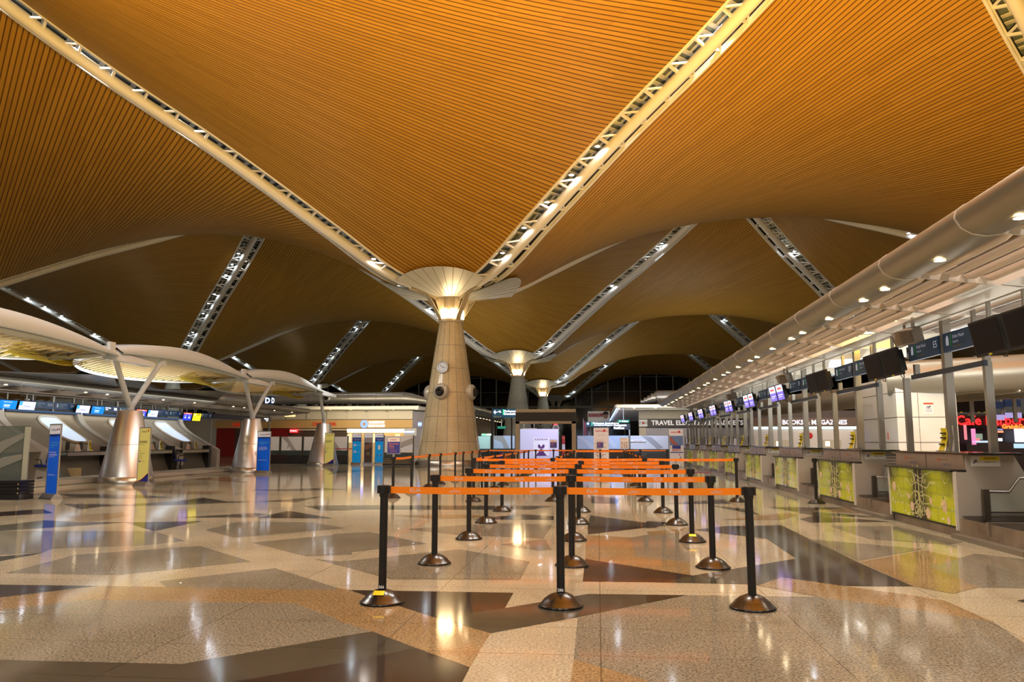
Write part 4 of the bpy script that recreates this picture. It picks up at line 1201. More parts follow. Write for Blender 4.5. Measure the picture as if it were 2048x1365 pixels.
LITWALL = M('panel_lit_brown', (.30, .26, .20), .35, .45)  # grey wall under brown light, that light put into the colour
BLUEGL = M('lit_window', (.5, .62, .75), .3, emit=(.62, .78, 1.), es=.55)
for k, yb in enumerate((21.9, 26.2, 30.5, 34.0)):
    nm = ('behind the glass barrier', 'left of the first steel cone', 'right of the gold business banner', 'at the right end')[k]
    t = thing('service_wall', 'leaning grey counter wall with a rounded window, %s' % nm, 'counter wall', (-19.0, yb, 0), pi / 2)
    def pr_(u): return (1.9 * sin(u * pi / 2) ** 1.2 + .02, .95 + 1.45 * u)          # (depth, height)
    MB().grid(lambda u, v: (4.1 * u - .3, pr_(v)[0], pr_(v)[1]), 6, 10).build('leaning_panel', LITWALL if k in (1, 2) else GREYP, t)
    MB().box(-.3, 3.8, 1.85, 1.95, 2.38, 2.46).build('cap', NAVY, t)
    for x_ in (3.62,):
        P = [pr_(v / 8) for v in range(9)]
        MB().prism([(-.25, 0), (-.25, .9), (-.1, 1.0)] + [(d_ - .12, z_) for d_, z_ in P[1:]] + [(P[-1][0] + .2, 2.42), (.5, 0)], 'x', x_ - .14, x_ + .2).build('side_fin', M('fin_grey', (.42, .41, .39), .4), t)
    x0 = 1.9 if k else 1.2
    fr, gl = MB(), MB()
    pts = []
    for k_ in range(28):
        a = 2 * pi * k_ / 28; c_, s_ = cos(a), sin(a)
        u_ = .5 + .5 * math.copysign(abs(c_) ** .5, c_); v_ = .56 + .34 * math.copysign(abs(s_) ** .5, s_)
        d_, z_ = pr_(v_); pts.append(Vector((x0 + 1.25 * (u_ - .5) - .25 * (v_ - .5), d_ - .05, z_)))
    fr.tube(pts + [pts[0]], .05, 6, cap=False).build('window_frame', CREAM, t)
    gl._add(pts, [list(range(28))]); gl.build('window_pane', BLUEGL, t)
for k, (ya, yb) in enumerate(((26.1, 28.4), (31.2, 33.0), (33.9, 36.3))):
    nm = ('left of the first steel cone', 'just right of the gold banner', 'behind the blue chair')[k]
    L_ = yb - ya
    t = thing('service_desk', 'dark curved check-in desk with a steel top, %s' % nm, 'desk', (-18.6, (ya + yb) / 2, 0), pi / 2)
    MB().grid(lambda u, v: (L_ * (u - .5), .30 - .30 * (1 - v) ** 2 + .0 * u, .001 + .80 * v), 8, 8).build('front_skirt', DARKC, t)
    MB().box(-L_ / 2, L_ / 2, -.02, .62, .80, .82).box(-L_ / 2, L_ / 2, -.04, .0, .80, .92).build('counter_edge', STEEL, t)
    MB().box(-L_ / 2 - .05, L_ / 2 + .05, -.06, .62, .92, .95, bev=.008).build('counter_top', FRAMEG, t)
    MB().box(L_ / 2 - .08, L_ / 2, .3, .62, .0, .82).box(-L_ / 2, -L_ / 2 + .08, .3, .62, .0, .82).build('leg_panel', DARKC, t)
    MB().box(L_ / 2 + .02, L_ / 2 + .26, -.02, .3, .0, 1.12, bev=.01).build('end_pedestal', BLACK, t)
    x_, y_ = -18.6 - .25, (ya + yb) / 2
    for q, dy in enumerate((-.6, .15)):
        s = thing('desk_monitor', 'black desk monitor on the desk %s, %s one' % (nm, ('left', 'right')[q]), 'monitor', (x_ - .1, y_ + dy, .951), pi / 2 + .3)
        MB().box(-.14, .14, 0, .04, .06, .34).build('monitor_casing', BLACK, s); MB().box(-.09, .09, -.06, .1, 0, .012).box(-.02, .02, .02, .05, 0, .08).build('stand', BLACK, s)
    holder((x_ + .05, y_ + .55, .951), pi / 2, 'yellow leaflet holder on the desk %s' % nm)
    s = thing('card_stand', 'pale standing card on the desk %s' % nm, 'card', (x_ + .08, y_ - .2, .951), pi / 2)
    MB().prism([(0, 0), (.08, .26), (.12, .26), (.14, 0)], 'x', -.08, .08).build('card', M('card_pink', (.72, .58, .52), .5), s)
t = thing('low_platform', 'low grey stone platform edge in front of the left desks', 'platform', (-16.6, 29.0, 0))
MB().box(-.6, .6, -9.5, 7.5, 0, .16, bev=.02).build('slab', M('platform_stone', (.40, .38, .34), .25), t)
MB().tube([(.58, -9.4, .165), (.58, 7.4, .165)], .015, 6).build('edge_trim', STEEL, t)

def office_chair(loc, rz, label):
    t = thing('office_chair', label, 'chair', loc, rz, 'blue office chairs behind the left desks')
    cb = M('chair_blue', (.012, .035, .30), .7)
    MB().box(-.25, .25, -.25, .25, .43, .52, bev=.03).build('seat', cb, t)
    MB().grid(lambda u, v: (-.23 + .46 * u, .24 + .05 * sin(pi * u) - .02 + .10 * v, .56 + .5 * v), 8, 6).grid(lambda u, v: (-.23 + .46 * u, .30 + .05 * sin(pi * u) - .02 + .10 * v, .56 + .5 * v), 8, 6).build('backrest', cb, t)
    MB().tube([(0, 0, .10), (0, 0, .43)], .03, 8).build('gas_stem', BLACK, t)
    MB().bar((0, .2, .45), (0, .3, .75), .06, .02).build('back_stem', BLACK, t)
    for k in range(5):
        a = 2 * pi * k / 5; c, s = cos(a), sin(a)
        l = MB().bar((0, 0, .11), (.28 * c, .28 * s, .07), .04, .03).build('foot', BLACK, t)
        MB().lathe([(.0, -.02), (.03, -.02), (.03, .02), (0, .02)], 10, (.28 * c, .28 * s, .031), R=Matrix.Rotation(pi / 2, 3, 'X')).build('caster', BLACK, l)
    for s_ in (-1, 1): MB().tube([(s_ * .27, .1, .48), (s_ * .29, .08, .68), (s_ * .29, -.15, .69)], .02, 6).build('armrest', BLACK, t)
office_chair((-18.4, 33.45, 0), pi / 2 + .5, 'blue office chair pulled out between two dark desks')
office_chair((-18.9, 25.5, 0), -pi / 2 - .2, 'blue office chair half hidden behind the blue banner')
t = tag(MB().box(-.22, .22, -.16, .16, 0, .36, bev=.01).build('cardboard_box', M('cardboard', (.36, .27, .14), .7), None, (-18.7, 26.65, 0)), 'small brown cardboard box on the floor beneath the left desk', 'box')

# glass barrier at the left edge
SWO = M('frost_swoosh', (.24, .26, .24), .5)
FROST = glass('frosted_glass', (.62, .68, .62), .55, .25)
CLEARG = glass('clear_glass', (.20, .25, .23), .40, .05)
RIBB = M('ribbed_black', (.010, .010, .013), .35)
def swoosh(parent, pts, y, mat=SWO):
    MB().prism(pts, 'y', y - .003, y).build('swoosh', mat, parent)
t = thing('glass_barrier', 'glass barrier with grey swooshes on a black ribbed base at the left edge', 'barrier', (-12.95, 16.9, 0), .06)
b_ = MB().box(-4.5, 0, -.25, .25, 0, .06)
for k in range(5): b_.box(-4.5, 0, -.25 + .02 * (k % 2), .25, .06 + .075 * k, .125 + .075 * k)
b_.build('base', RIBB, t)
for k in range(3): MB().lathe([(0, .012), (.018, .01), (.02, 0)], 8, (-.04, -.25, .15 + .1 * k), R=Matrix.Rotation(pi / 2, 3, 'X')).build('stud', CHROME, t)
g = MB().box(-4.5, -.02, -.01, .01, .435, 1.66).build('glass_pane', CLEARG, t)
MB().box(-.14, -.02, -.02, .02, .435, 1.64).build('edge_strip', M('edge_strip_green', (.42, .46, .38), .4), t)
swoosh(g, [(-2.0, .45), (-1.3, .47), (-.9, 1.2), (-.72, 1.6), (-1.15, 1.6), (-1.5, 1.1)], -.013, M('swoosh_dark', (.14, .15, .15), .5))
swoosh(g, [(-1.3, .62), (-.6, .95), (-.16, 1.02), (-.16, .90), (-.6, .72), (-1.1, .50)], -.017)
swoosh(g, [(-1.0, 1.0), (-.7, 1.3), (-.16, 1.5), (-.16, 1.38), (-.55, 1.15), (-.85, .9)], -.017)

# roll-up banners
def banner(base, w, h, label, style, rz=.0):
    t = thing('rollup_banner', label, 'banner', base, rz)
    MB().prism([(-.13, 0), (-.12, .03), (-.05, .12), (.05, .12), (.12, .03), (.13, 0)], 'x', -w / 2 - .03, w / 2 + .03).build('base', ALU, t)
    fr = MB()
    for s in (-1, 1): fr.box(s * (w / 2) - .012, s * (w / 2) + .012, -.01, .02, .11, h)
    fr.box(-w / 2, w / 2, -.01, .02, h - .02, h + .01)
    fr.build('frame', STEELG, t)
    cols = {'blue': srgb(0, 82, 196), 'gold': srgb(204, 192, 104), 'sky': srgb(10, 132, 200), 'photo': srgb(58, 44, 38), 'white': srgb(226, 222, 220), 'pic': srgb(120, 140, 190)}
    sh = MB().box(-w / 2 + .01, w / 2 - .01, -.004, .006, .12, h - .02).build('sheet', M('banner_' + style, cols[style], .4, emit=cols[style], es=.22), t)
    y = -.008
    if style in ('blue', 'sky', 'photo'):
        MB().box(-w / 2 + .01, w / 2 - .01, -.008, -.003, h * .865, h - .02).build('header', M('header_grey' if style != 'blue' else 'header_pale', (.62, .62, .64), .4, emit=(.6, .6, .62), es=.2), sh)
        text('logo', 'malaysia', w * .15, M('logo_navy', srgb(40, 50, 110), .5), sh, -w * .08, -.01, h * .925)
        MB().disc((w * .22, -.010, h * .93), w * .045, 10, RX).build('logo_kite', RED, sh)
        MB().disc((w * .37, -.010, h * .93), w * .045, 12, RX).build('logo_globe', M('logo_violet', srgb(70, 60, 170), .5), sh)
    if style == 'blue':
        MB()._add([(-w / 2 + .01, y, h * .865), (w / 2 - .01, y, h * .875), (w / 2 - .01, y, h * .845), (0, y, h * .83), (-w / 2 + .01, y, h * .835)], [[0, 1, 2, 3, 4]]).build('wave', M('deep_blue', srgb(0, 46, 140), .4), sh)
        cy = M('cyan_print', srgb(90, 190, 235), .5)
        for (z, s_, tx, m_) in ((.75, .085, 'CHECKING IN FOR', cy), (.715, .10, 'MH4000-4999?', cy), (.69, .06, 'Join this queue', cy), (.62, .075, 'DAFTAR MASUK', WHITEP), (.585, .10, 'MH4000-4999?', WHITEP), (.56, .06, 'Sila beratur di sini', WHITEP), (.32, .07, 'malaysiaairlines.com', WHITEP)):
            text('line', tx, w * s_ * 1.1, m_, sh, -w * .38, y, h * z, 'LEFT')
    elif style == 'gold':
        text('logo', 'malaysia', w * .15, INKD, sh, -w * .05, y, h * .93)
        MB().disc((w * .30, y, h * .945), w * .06, 10, RX).build('logo_kite', RED, sh)
        text('line', 'BUSINESS', w * .16, INKD, sh, -w * .42, y, h * .75, 'LEFT', .0012)
        text('line', 'CHECK-IN', w * .09, M('faded_print', (.3, .27, .12), .5), sh, -w * .42, y, h * .71, 'LEFT')
        fp = M('faded_print')
        for z, tx in ((.60, 'also'), (.55, 'PLATINUM'), (.51, 'GOLD'), (.47, 'SILVER')): text('line', tx, w * .10, fp, sh, -w * .42, y, h * z, 'LEFT')
        MB().disc((-w * .36, y, h * .42), w * .06, 12, RX).build('emblem', M('logo_violet'), sh); text('line', 'oneworld', w * .08, fp, sh, -w * .24, y, h * .42, 'LEFT')
        pts = [(-w / 2 + .015, .125), (-w * .2, .16), (w * .1, .24), (w * .3, .32), (w / 2 - .015, .37), (w / 2 - .015, .125)]
        MB().prism(pts, 'y', -.008, -.003).build('corner_blue', M('corner_blue', srgb(20, 40, 150), .4), sh)
        MB().tube([(px, -.009, pz) for px, pz in pts[:5]], .012, 5).build('corner_edge', M('corner_red', srgb(190, 50, 60), .5), sh)
    elif style == 'sky':
        MB().box(-w / 2 + .01, w / 2 - .01, -.008, -.003, h * .74, h * .86).build('deep_band', M('deep_blue'), sh)
        text('line', 'MORE BAGGAGE', w * .1, WHITEP, sh, 0, -.0095, h * .81); text('line', 'ALLOWANCE', w * .1, WHITEP, sh, 0, -.0095, h * .77)
    elif style == 'photo':
        MB().box(-w / 2 + .01, w / 2 - .01, -.008, -.003, h * .70, h * .865).build('sky_band', M('photo_sky', srgb(150, 140, 140), .5), sh)
        MB()._add([(-w / 2 + .01, y, h * .62), (w / 2 - .01, y, h * .70), (w / 2 - .01, y, h * .58), (-w * .1, y, h * .47), (-w / 2 + .01, y, h * .50)], [[0, 1, 2, 3, 4]]).build('brown_shape', M('photo_brown', srgb(120, 84, 66), .5), sh)
        for k in (-1, 0, 1): MB().disc((k * w * .14, y, h * .36), w * .045, 8, RX).build('gold_dot', YELLOW, sh)
        text('line', 'Premium', w * .12, M('faded_light', (.5, .48, .45), .5), sh, 0, y, h * .31)
    return t, sh
banner((-12.46, 17.05, 0), .58, 1.70, 'tall blue banner with a white top in front of the glass barrier', 'blue', -.55)
banner((-13.42, 22.3, 0), .55, 1.72, 'gold business banner right beside the first steel cone', 'gold', -.45)
banner((-13.69, 31.4, 0), .70, 1.72, 'tall blue banner with a white top right of the second steel cone', 'blue', -.35)
banner((-14.30, 41.2, 0), .60, 1.76, 'gold business banner right of the smallest steel cone', 'gold', -.3)
tb, sh = banner((-13.70, 44.1, 0), .56, 1.78, 'sky blue banner reading 60 and 20, left of the dark photo banner', 'sky', -.25)
text('line', '60', .20, WHITEP, sh, -.12, -.009, 1.10, bold=.002); text('line', 'more', .06, WHITEP, sh, .12, -.009, 1.10); text('line', '20', .20, WHITEP, sh, -.12, -.009, .72, bold=.002); text('line', 'more', .06, WHITEP, sh, .12, -.009, .72)
banner((-13.05, 44.2, 0), .52, 1.78, 'dark photo banner between the two sky blue banners', 'photo', -.25)
tb, sh = banner((-12.42, 44.25, 0), .54, 1.78, 'sky blue banner showing a small pale suitcase', 'sky', -.25)
MB().box(-.07, .07, -.02, -.008, .85, 1.10, bev=.004).build('suitcase_print', M('case_pale', (.7, .68, .64), .5), sh)
for k in range(3): MB().box(-.16 + .13 * k, -.09 + .13 * k, -.010, -.004, .50, .55).build('icon', M('icon_%d' % k, (.1, .1, .2), .5), sh)

# ------------------------------------------------------------------ middle distance, left: bank block, hoardings, duct
YB = 66.0
def W(x, y, Y): p = at(x, y, Y); return p
def rect(mb, x0, y0, x1, y1, Y, d=.15, mi=0):
    a, b = at(x0, y1, Y), at(x1, y0, Y)
    return mb.box(a.x, b.x, Y, Y + d, a.z, b.z, mi)
def fronted(name, label, cat, x0, y0, x1, y1, Y, d, mat, group=None, part='panel'):
    """upright slab whose front face covers these photo pixels at depth Y"""
    a, b = at(x0, y1, Y), at(x1, y0, Y)
    t = thing(name, label, cat, ((a.x + b.x) / 2, Y, a.z), 0, group)
    w_, h_ = b.x - a.x, b.z - a.z
    p = MB().box(-w_ / 2, w_ / 2, 0, d, 0, h_).build(part, mat, t)
    return t, p, w_, h_
TAN = M('tan_fascia', (.60, .40, .17), .4)
a, b = at(430, 929, YB), at(825, 824, YB)
bank = thing('bank_block', 'bank building with a tan sign band and white canopy behind the hoarding', 'building', (0, YB, 0)); bank['kind'] = 'thing'
def bpart(name, x0, y0, x1, y1, mat, Y=YB, d=.3, z0=None):
    p, q = at(x0, y1, Y), at(x1, y0, Y)
    return MB().box(p.x, q.x, Y - YB, Y - YB + d, p.z if z0 is None else z0, q.z).build(name, mat, bank)
bpart('sign_band', 430, 840, 825, 857, TAN)
up = bpart('upper_wall', 430, 822, 825, 840, M('bank_cream', (.66, .62, .54), .45), d=.6)
for k in range(8):
    x = 571 + 40.6 * k - 80
    if x < 822: p, q = at(x, 840, YB), at(x, 824, YB); MB().box(p.x - .03, p.x + .03, -.04, .0, p.z, q.z + .1).bar((p.x, -.02, q.z), (p.x - .5, -1.6, q.z + .45), .06, .1).build('canopy_bracket', STEELG, bank)
p, q = at(430, 824, YB), at(851, 813, YB - 2)
cn = MB().box(p.x, at(838, 820, YB - 2).x, -2.0, .6, q.z - .25, q.z + .02).build('canopy', WHITE, bank)
MB().tube([(p.x, -2.05, q.z - .1), (at(838, 820, YB - 2).x, -2.05, q.z - .1)], .16, 10).build('canopy_nosing', WHITE, bank)
for x in (617, 658, 699, 785, 831): o = at(x, 818, YB - 2); obj('downlight', DLM, bank, (o.x, -1.7, q.z - .255))
bpart('shop_interior', 430, 857, 694, 929, M('bank_dark', (.075, .055, .045), .5), Y=YB + .2, z0=0)
bpart('red_panel', 540, 857, 575, 929, M('bank_red', (.28, .01, .012), .4), Y=YB + .15, z0=0, d=.2)
bpart('red_panel', 430, 857, 470, 929, M('bank_red'), Y=YB + .15, z0=0, d=.2)
bpart('light_box', 694, 858, 808, 866, glow('exchange_light', (1., .84, .45), 2.), Y=YB + .05, d=.2)
bpart('exchange_wall', 694, 866, 826, 929, M('exchange_wall_warm', (.66, .48, .27), .5), Y=YB + .3, z0=0)
for x0, x1 in ((694, 703), (742, 768), (790, 800)): bpart('counter_poster', x0, 869, x1, 886, M('poster_pale', (.75, .66, .5), .5, emit=(.9, .75, .5), es=.4), Y=YB + .25, d=.06)
p = at(825, 850, YB); q = at(858, 815, YB)
MB().prism([(p.x, 0), (p.x + 1.9, 3.5), (p.x + 1.9, 3.8), (p.x, .3)], 'z', 0, at(825, 823, YB).z).build('side_wall', M('bank_side', (.42, .40, .42), .45), bank)
bpart('dark_beam', 580, 858, 694, 862, M('beam_pale', (.5, .42, .36), .5), Y=YB, d=.1)
CIMB = M('sign_red', srgb(190, 52, 30), .4, emit=srgb(200, 40, 20), es=.25)
def sign_letters(s, x, y, size, mat, Y, label, bold=0., rz=0., align='CENTER'):
    p = at(x, y, Y); t = thing('sign_lettering', label, 'sign', p, rz)
    text('lettering', s, size, mat, t, 0, 0, 0, align, bold); return t
sign_letters('CIMB BANK', 648, 849, .42, CIMB, YB - .06, 'red bank lettering on the tan band behind the small cone', .012)
sign_letters('CIMB ISLAMIC', 492, 850, .42, CIMB, YB - .06, 'red lettering ending in AMIC behind the second steel cone', .012)
BLU = glow('sign_blue', (.12, .22, 1.), 2.2); WLIT = glow('sign_white', (.85, .9, 1.), 2.6)
t = sign_letters('CURRENCY', 753, 845.5, .27, WLIT, YB - .06, 'lit white and blue currency exchange sign on the tan band', .006)
text('lettering', 'EXCHANGE', .27, WLIT, t, 0, 0, -.30, bold=.006); MB().lathe([(.16, 0), (.33, 0)], 20, (-1.08, 0, -.14), R=RX).build('round_logo', BLU, t)
for (x0, y0, x1, y1, s, lab) in ((579, 859, 595, 866, 'MAYBANK', 'small red lit sign under the tan bank band'),):
    t, p_, w_, h_ = fronted('lit_sign', lab, 'sign', x0, y0, x1, y1, YB - .2, .15, glow('sign_redbox', (1., .03, .03), 1.3)); text('lettering', s, .13, WLIT, t, 0, -.01, h_ / 2)
t, p_, w_, h_ = fronted('lit_sign', 'grey hanging sign with a blue lit strip at the exchange corner', 'sign', 808, 857, 833, 872, YB - 1.0, .2, M('sign_greybox', (.42, .44, .5), .5)); MB().box(-w_ * .42, w_ * .25, -.02, 0, h_ * .38, h_ * .62).build('blue_strip', BLU, t); text('lettering', 'CURRENCY', .18, WLIT, t, -.1, -.03, h_ * .5)
t, p_, w_, h_ = fronted('lit_sign', 'small blue lit sign on the side wall of the bank block', 'sign', 836, 845, 843, 853, YB - .5, .1, BLU); text('lettering', 'ATM', .14, WLIT, t, 0, -.01, h_ / 2)
t, p_, w_, h_ = fronted('lit_sign', 'orange lit hanging sign right of the second cone top', 'sign', 569, 826, 588, 834, 58, .3, M('sign_orangebox', (.8, .55, .3), .5, emit=(1., .6, .25), es=1.2)); text('lettering', 'BANK', .16, RED, t, 0, -.01, h_ / 2)

# silver duct with round outlets above the bank
YD = 67.0
dr = (at(600, 786, YD).z - at(600, 809, YD).z) / 2; dzc = at(600, 797.5, YD).z
t = thing('air_duct', 'long silver round air duct above the bank building', 'duct', (0, YD, dzc)); t['kind'] = 'thing'
xa, xb = at(330, 797, YD).x, at(808, 797, YD).x
MB().tube([(xa, 0, 0), (xb, 0, 0)], dr, 28).build('pipe', DUCT, t)
MB().tube([(xb, 0, 0), (xb + .5, 0, -.05), (at(856, 806, YD).x, 0, -.30)], [dr, dr * .92, dr * .50], 24).build('tapered_end', DUCT, t)
for x in (420, 470, 545, 620, 700, 755): px = at(x, 797, YD).x; MB().lathe([(dr + .012, -.04), (dr + .02, 0), (dr + .012, .04)], 28, (px, 0, 0), R=Matrix.Rotation(pi / 2, 3, 'Y')).build('seam', STEELG, t)
for x in (500, 657): px = at(x, 797, YD).x; MB().lathe([(.40, 0), (.38, .2), (.22, .24), (.0, .16)], 20, (px, -dr + .08, 0), R=RX).build('round_outlet', FRAMEG if x == 500 else DUCT, t); MB().lathe([(.20, .26), (0, .27)], 16, (px, -dr + .08, 0), R=RX).build('outlet_mouth', BLACK, t)
t2 = thing('air_duct', 'silver duct elbow with two dark outlets left of the long duct', 'duct', (at(405, 795, 60).x, 60, at(405, 795, 60).z)); t2['kind'] = 'thing'
MB().tube([(-1.6, 1., .1), (-.4, .2, .1), (.6, 0, 0), (1.8, .6, -.1), (2.2, 3, -.1)], [.5, .55, .55, .55, .5], 20).build('pipe', DUCT, t2)
for x_ in (-.9, .5): MB().lathe([(.28, 0), (.26, .12), (.0, .12)], 16, (x_, -.42, .05), R=RX).build('outlet_mouth', BLACK, t2)
# supports under the long duct
p = thing('roof_box', 'pale flat plant roof beneath the long silver duct', 'roof', (at(600, 812, YB).x, YB + 3, at(600, 813, YB - 2).z - .3)); p['kind'] = 'thing'
MB().box(-9, 7.5, -2, 5, 0, .25).build('slab', CREAM, p)
for k in range(6): MB().box(-8 + 3 * k - .1, -8 + 3 * k + .1, -2.2 + .2, -1.6 + .2, .25, dzc - dr - p.location.z + .02).build('duct_support', STEELG, p)

# letter cube sign
p = at(540, 804, 52)
t = thing('letter_sign', 'navy cube sign with a lit letter D hanging before the duct', 'sign', (p.x, 52, p.z), -.15)
MB().box(-.30, .22, -.22, .22, -.36, .36).build('box', NAVY, t)
text('letter', 'D', .52, WLIT, t, -.05, -.226, .06, bold=.012)
text('letter', 'D', .50, WLIT, t, .226, 0, .06, rot=(pi / 2, 0, pi / 2), bold=.012)
MB().box(-.02, .02, -.02, .02, .36, 1.3).build('hanger', STEELG, t)

# frosted hoardings on black ribbed bases
HOAR = M('hoarding_white', (.62, .60, .58), .35, emit=(.7, .66, .62), es=.03)
HOARB = M('hoarding_blue', (.44, .52, .66), .35, emit=(.5, .62, .85), es=.05)
HOART = M('hoarding_teal', (.45, .62, .62), .35, emit=(.5, .8, .8), es=.07)
SWG = M('swoosh_grey', (.36, .34, .33), .45)
SWB = M('swoosh_pale', (.62, .66, .74), .45)
BGLS = M('base_glass', (.05, .065, .06), .15)
def hoarding(x0, x1, yt, Y, label, mat=HOAR, sw=(), base=.5):
    a, b = at(x0, yt, Y), at(x1, yt, Y)
    w_, h_ = b.x - a.x, a.z
    t = thing('hoarding', label, 'hoarding', ((a.x + b.x) / 2, Y, 0), 0, 'frosted hoardings across the hall')
    B = MB().box(-w_ / 2, w_ / 2, -.12, .12, 0, .05)
    for k in range(7): B.box(-w_ / 2, w_ / 2, -.12 + .015 * (k % 2), .12, .05 + base / 7 * k * .9, .05 + base / 7 * (k + .8) * .9)
    B.build('base', RIBB, t)
    MB().box(-w_ / 2, w_ / 2, -.03, .03, base, base + .28).build('lower_glass', BGLS, t)
    p = MB().box(-w_ / 2 + .01, w_ / 2 - .01, -.02, .02, base + .28, h_).build('panel', mat, t)
    for s in (-1, 1): MB().box(s * (w_ / 2 - .025) - .025, s * (w_ / 2 - .025) + .025, -.04, .04, base, h_ + .05).build('edge_post', FRAMEG, t)
    z0, hh = base + .28, h_ - base - .28
    for s_, m_ in sw: MB().prism([(-w_ / 2 + u * w_, z0 + v * hh) for u, v in s_], 'y', -.024, -.02).build('swoosh', m_, p)
    return t
S1_ = ([(.02, 1), (.30, 1), (.55, .4), (.72, 0), (.5, 0), (.42, .3), (.30, .1), (.34, .5)], SWG)
hoarding(500, 561, 874, 45.6, 'frosted white hoarding left of the third cone, half behind a blue banner', sw=[])
hoarding(562, 606, 874, 45.6, 'frosted white hoarding with a grey swoosh left of the smallest cone', sw=[S1_])
hoarding(607, 697, 874, 45.6, 'frosted white hoarding behind the smallest cone and gold banner', sw=[([(.5, 1), (.62, 1), (.85, 0), (.7, 0)], SWG)])
hoarding(768, 828, 873, 43.2, 'pale hoarding with curved grey swoosh beside the stone column', sw=[([(.2, 0), (.45, .55), (.9, .85), (.98, .9), (.98, .55), (.6, .3)], SWG), ([(.1, .08), (.5, .3), (.98, .42), (.98, .2), (.5, .12)], SWB)], base=.42)
hoarding(954, 982, 873, 58, 'teal hoarding seen just right of the stone column', HOART)
hoarding(986, 1031, 872, 60, 'grey hoarding with a dark swoosh left of the portal frame', HOARB, [([(.02, 1), (.45, 1), (.62, .45), (.74, 0), (.5, 0), (.38, .5), (.05, .72)], SWG)])
hoarding(1153, 1258, 872, 56, 'long blue-lit hoarding behind the tall white banner', HOARB, [([(.02, .95), (.12, .9), (.40, .0), (.28, 0), (.16, .5)], SWB), ([(.5, 1), (.6, 1), (.78, .2), (.7, .1)], SWB)])
hoarding(1259, 1338, 872, 56, 'pale hoarding with a swoosh left of the picture banner', HOAR, [([(.3, 1), (.55, .9), (.85, .1), (.7, 0)], SWG)])
hoarding(1370, 1480, 878, 60, 'plain pale hoarding behind the far counters', HOAR)
t, p_, w_, h_ = fronted('name_plate', 'thin white plate with two red marks on the blue-lit hoarding', 'sign', 1261, 880, 1291, 884, 55.9, .03, WHITEP); text('lettering', 'malindo  malindo', .09, RED, t, 0, -.004, h_ / 2)
# retractable red barrier between steel posts before the hoarding
t = thing('rail_barrier', 'steel posts with a red strap before the white hoarding', 'barrier', (-14.7, 44.6, 0))
for x_ in (-.85, .95): MB().tube([(x_, 0, 0), (x_, 0, .95)], .03, 8).build('post', STEEL, t)
MB().box(-.85, .95, -.01, .01, .86, .91).build('strap', M('strap_red', (.4, .02, .02), .5), t)

# ------------------------------------------------------------------ middle distance, centre: portal, kiosk wall, signs
PORT = M('portal_beige', (.50, .42, .29), .45)
YP = 52.0
a, b = at(1031, 819, YP), at(1151, 819, YP)
t = thing('portal_frame', 'beige portal frame with a dark slatted band at the end of the queue', 'portal', ((a.x + b.x) / 2, YP, 0))
w2 = (b.x - a.x) / 2; zt = a.z; zb0, zb1 = at(1090, 843, YP).z, at(1090, 825, YP).z; zo = at(1090, 848, YP).z
for s in (-1, 1): MB().box(s * (w2 - .13) - .13, s * (w2 - .13) + .13, 0, .5, 0, zb0 + .05).build('jamb', PORT, t)
MB().box(-w2, w2, 0, .5, zo, zb0).build('lintel', PORT, t)
bd = MB().box(-w2, w2, .02, .48, zb0, zb1)
for k in range(8): bd.box(-w2, w2, -.01, .02, zb0 + (zb1 - zb0) * (k + .15) / 8, zb0 + (zb1 - zb0) * (k + .8) / 8)
bd.build('slatted_band', M('band_dark', (.035, .028, .022), .5), t)
MB().box(-w2, w2, 0, .5, zb1, zt).build('top_rail', PORT, t)
YK = 60.0
t, p_, w_, h_ = fronted('kiosk_wall', 'pale lilac kiosk wall seen through the portal frame', 'kiosk', 1040, 869, 1117, 929, YK, .6, M('kiosk_lilac', (.60, .57, .70), .4, emit=(.6, .55, .75), es=.06)); t.location.z = 0; p_.location.z = .0
ws = M('poster_white', (.80, .78, .80), .5)
t, p_, w_, h_ = fronted('dress_poster', 'white poster with a purple dress on the kiosk wall', 'poster', 1067, 876, 1098, 912, YK - .02, .02, ws)
PUR = M('dress_purple', (.10, .02, .14), .5)
text('lettering', 'KASHKHA', .22, PUR, t, 0, -.006, h_ * .90, bold=.002)
MB().prism([(-.42, 0), (-.22, .25), (-.06, .52), (.06, .52), (.22, .25), (.42, 0)], 'y', -.012, -.004).build('skirt', PUR, p_)
for s in (-1, 1): MB().prism([(0, .55), (s * .16, .54), (s * .26, .66), (s * .24, .82), (s * .16, .86), (s * .07, .76), (0, .66)], 'y', -.012, -.004).build('bow', PUR, p_)
t, p_, w_, h_ = fronted('shop_sign', 'cream shop sign with dark lettering above the kiosk wall', 'sign', 1043, 857, 1073, 864, YK + 3, .2, M('sign_cream', (.62, .5, .3), .5)); text('lettering', 'KASHKHA', .24, PUR, t, 0, -.006, h_ / 2, bold=.004)
for x_ in (-.4, .4): MB().box(x_ - .02, x_ + .02, .05, .09, h_, h_ + .4).build('hanger', STEELG, t)
t, p_, w_, h_ = fronted('lit_sign', 'violet lit emblem below the cream shop sign', 'sign', 1051, 864, 1060, 869, YK + 2.5, .1, M('violet_box', (.2, .12, .3), .5)); MB().prism([(-.10, .02), (.10, .02), (.03, .14), (-.03, .14)], 'y', -.02, -.002).build('emblem', glow('violet_lit', (.6, .3, 1.), 6), t)
# information counters between the posts
for (x0, x1, y0, y1, m_, lab) in ((998, 1006, 905, 921, M('stand_blue', (.03, .03, .40), .5), 'small blue stand at the foot of the portal frame'), (1007, 1014, 907, 921, M('stand_orange', (.55, .16, .03), .5), 'small orange stand at the foot of the portal frame'), (1015, 1024, 907, 922, M('stand_brown', (.22, .13, .07), .6), 'brown patterned stand at the foot of the portal frame')):
    t, p_, w_, h_ = fronted('floor_stand', lab, 'stand', x0, y0, x1, y1, 53.5, .3, m_); t.location.z = 0
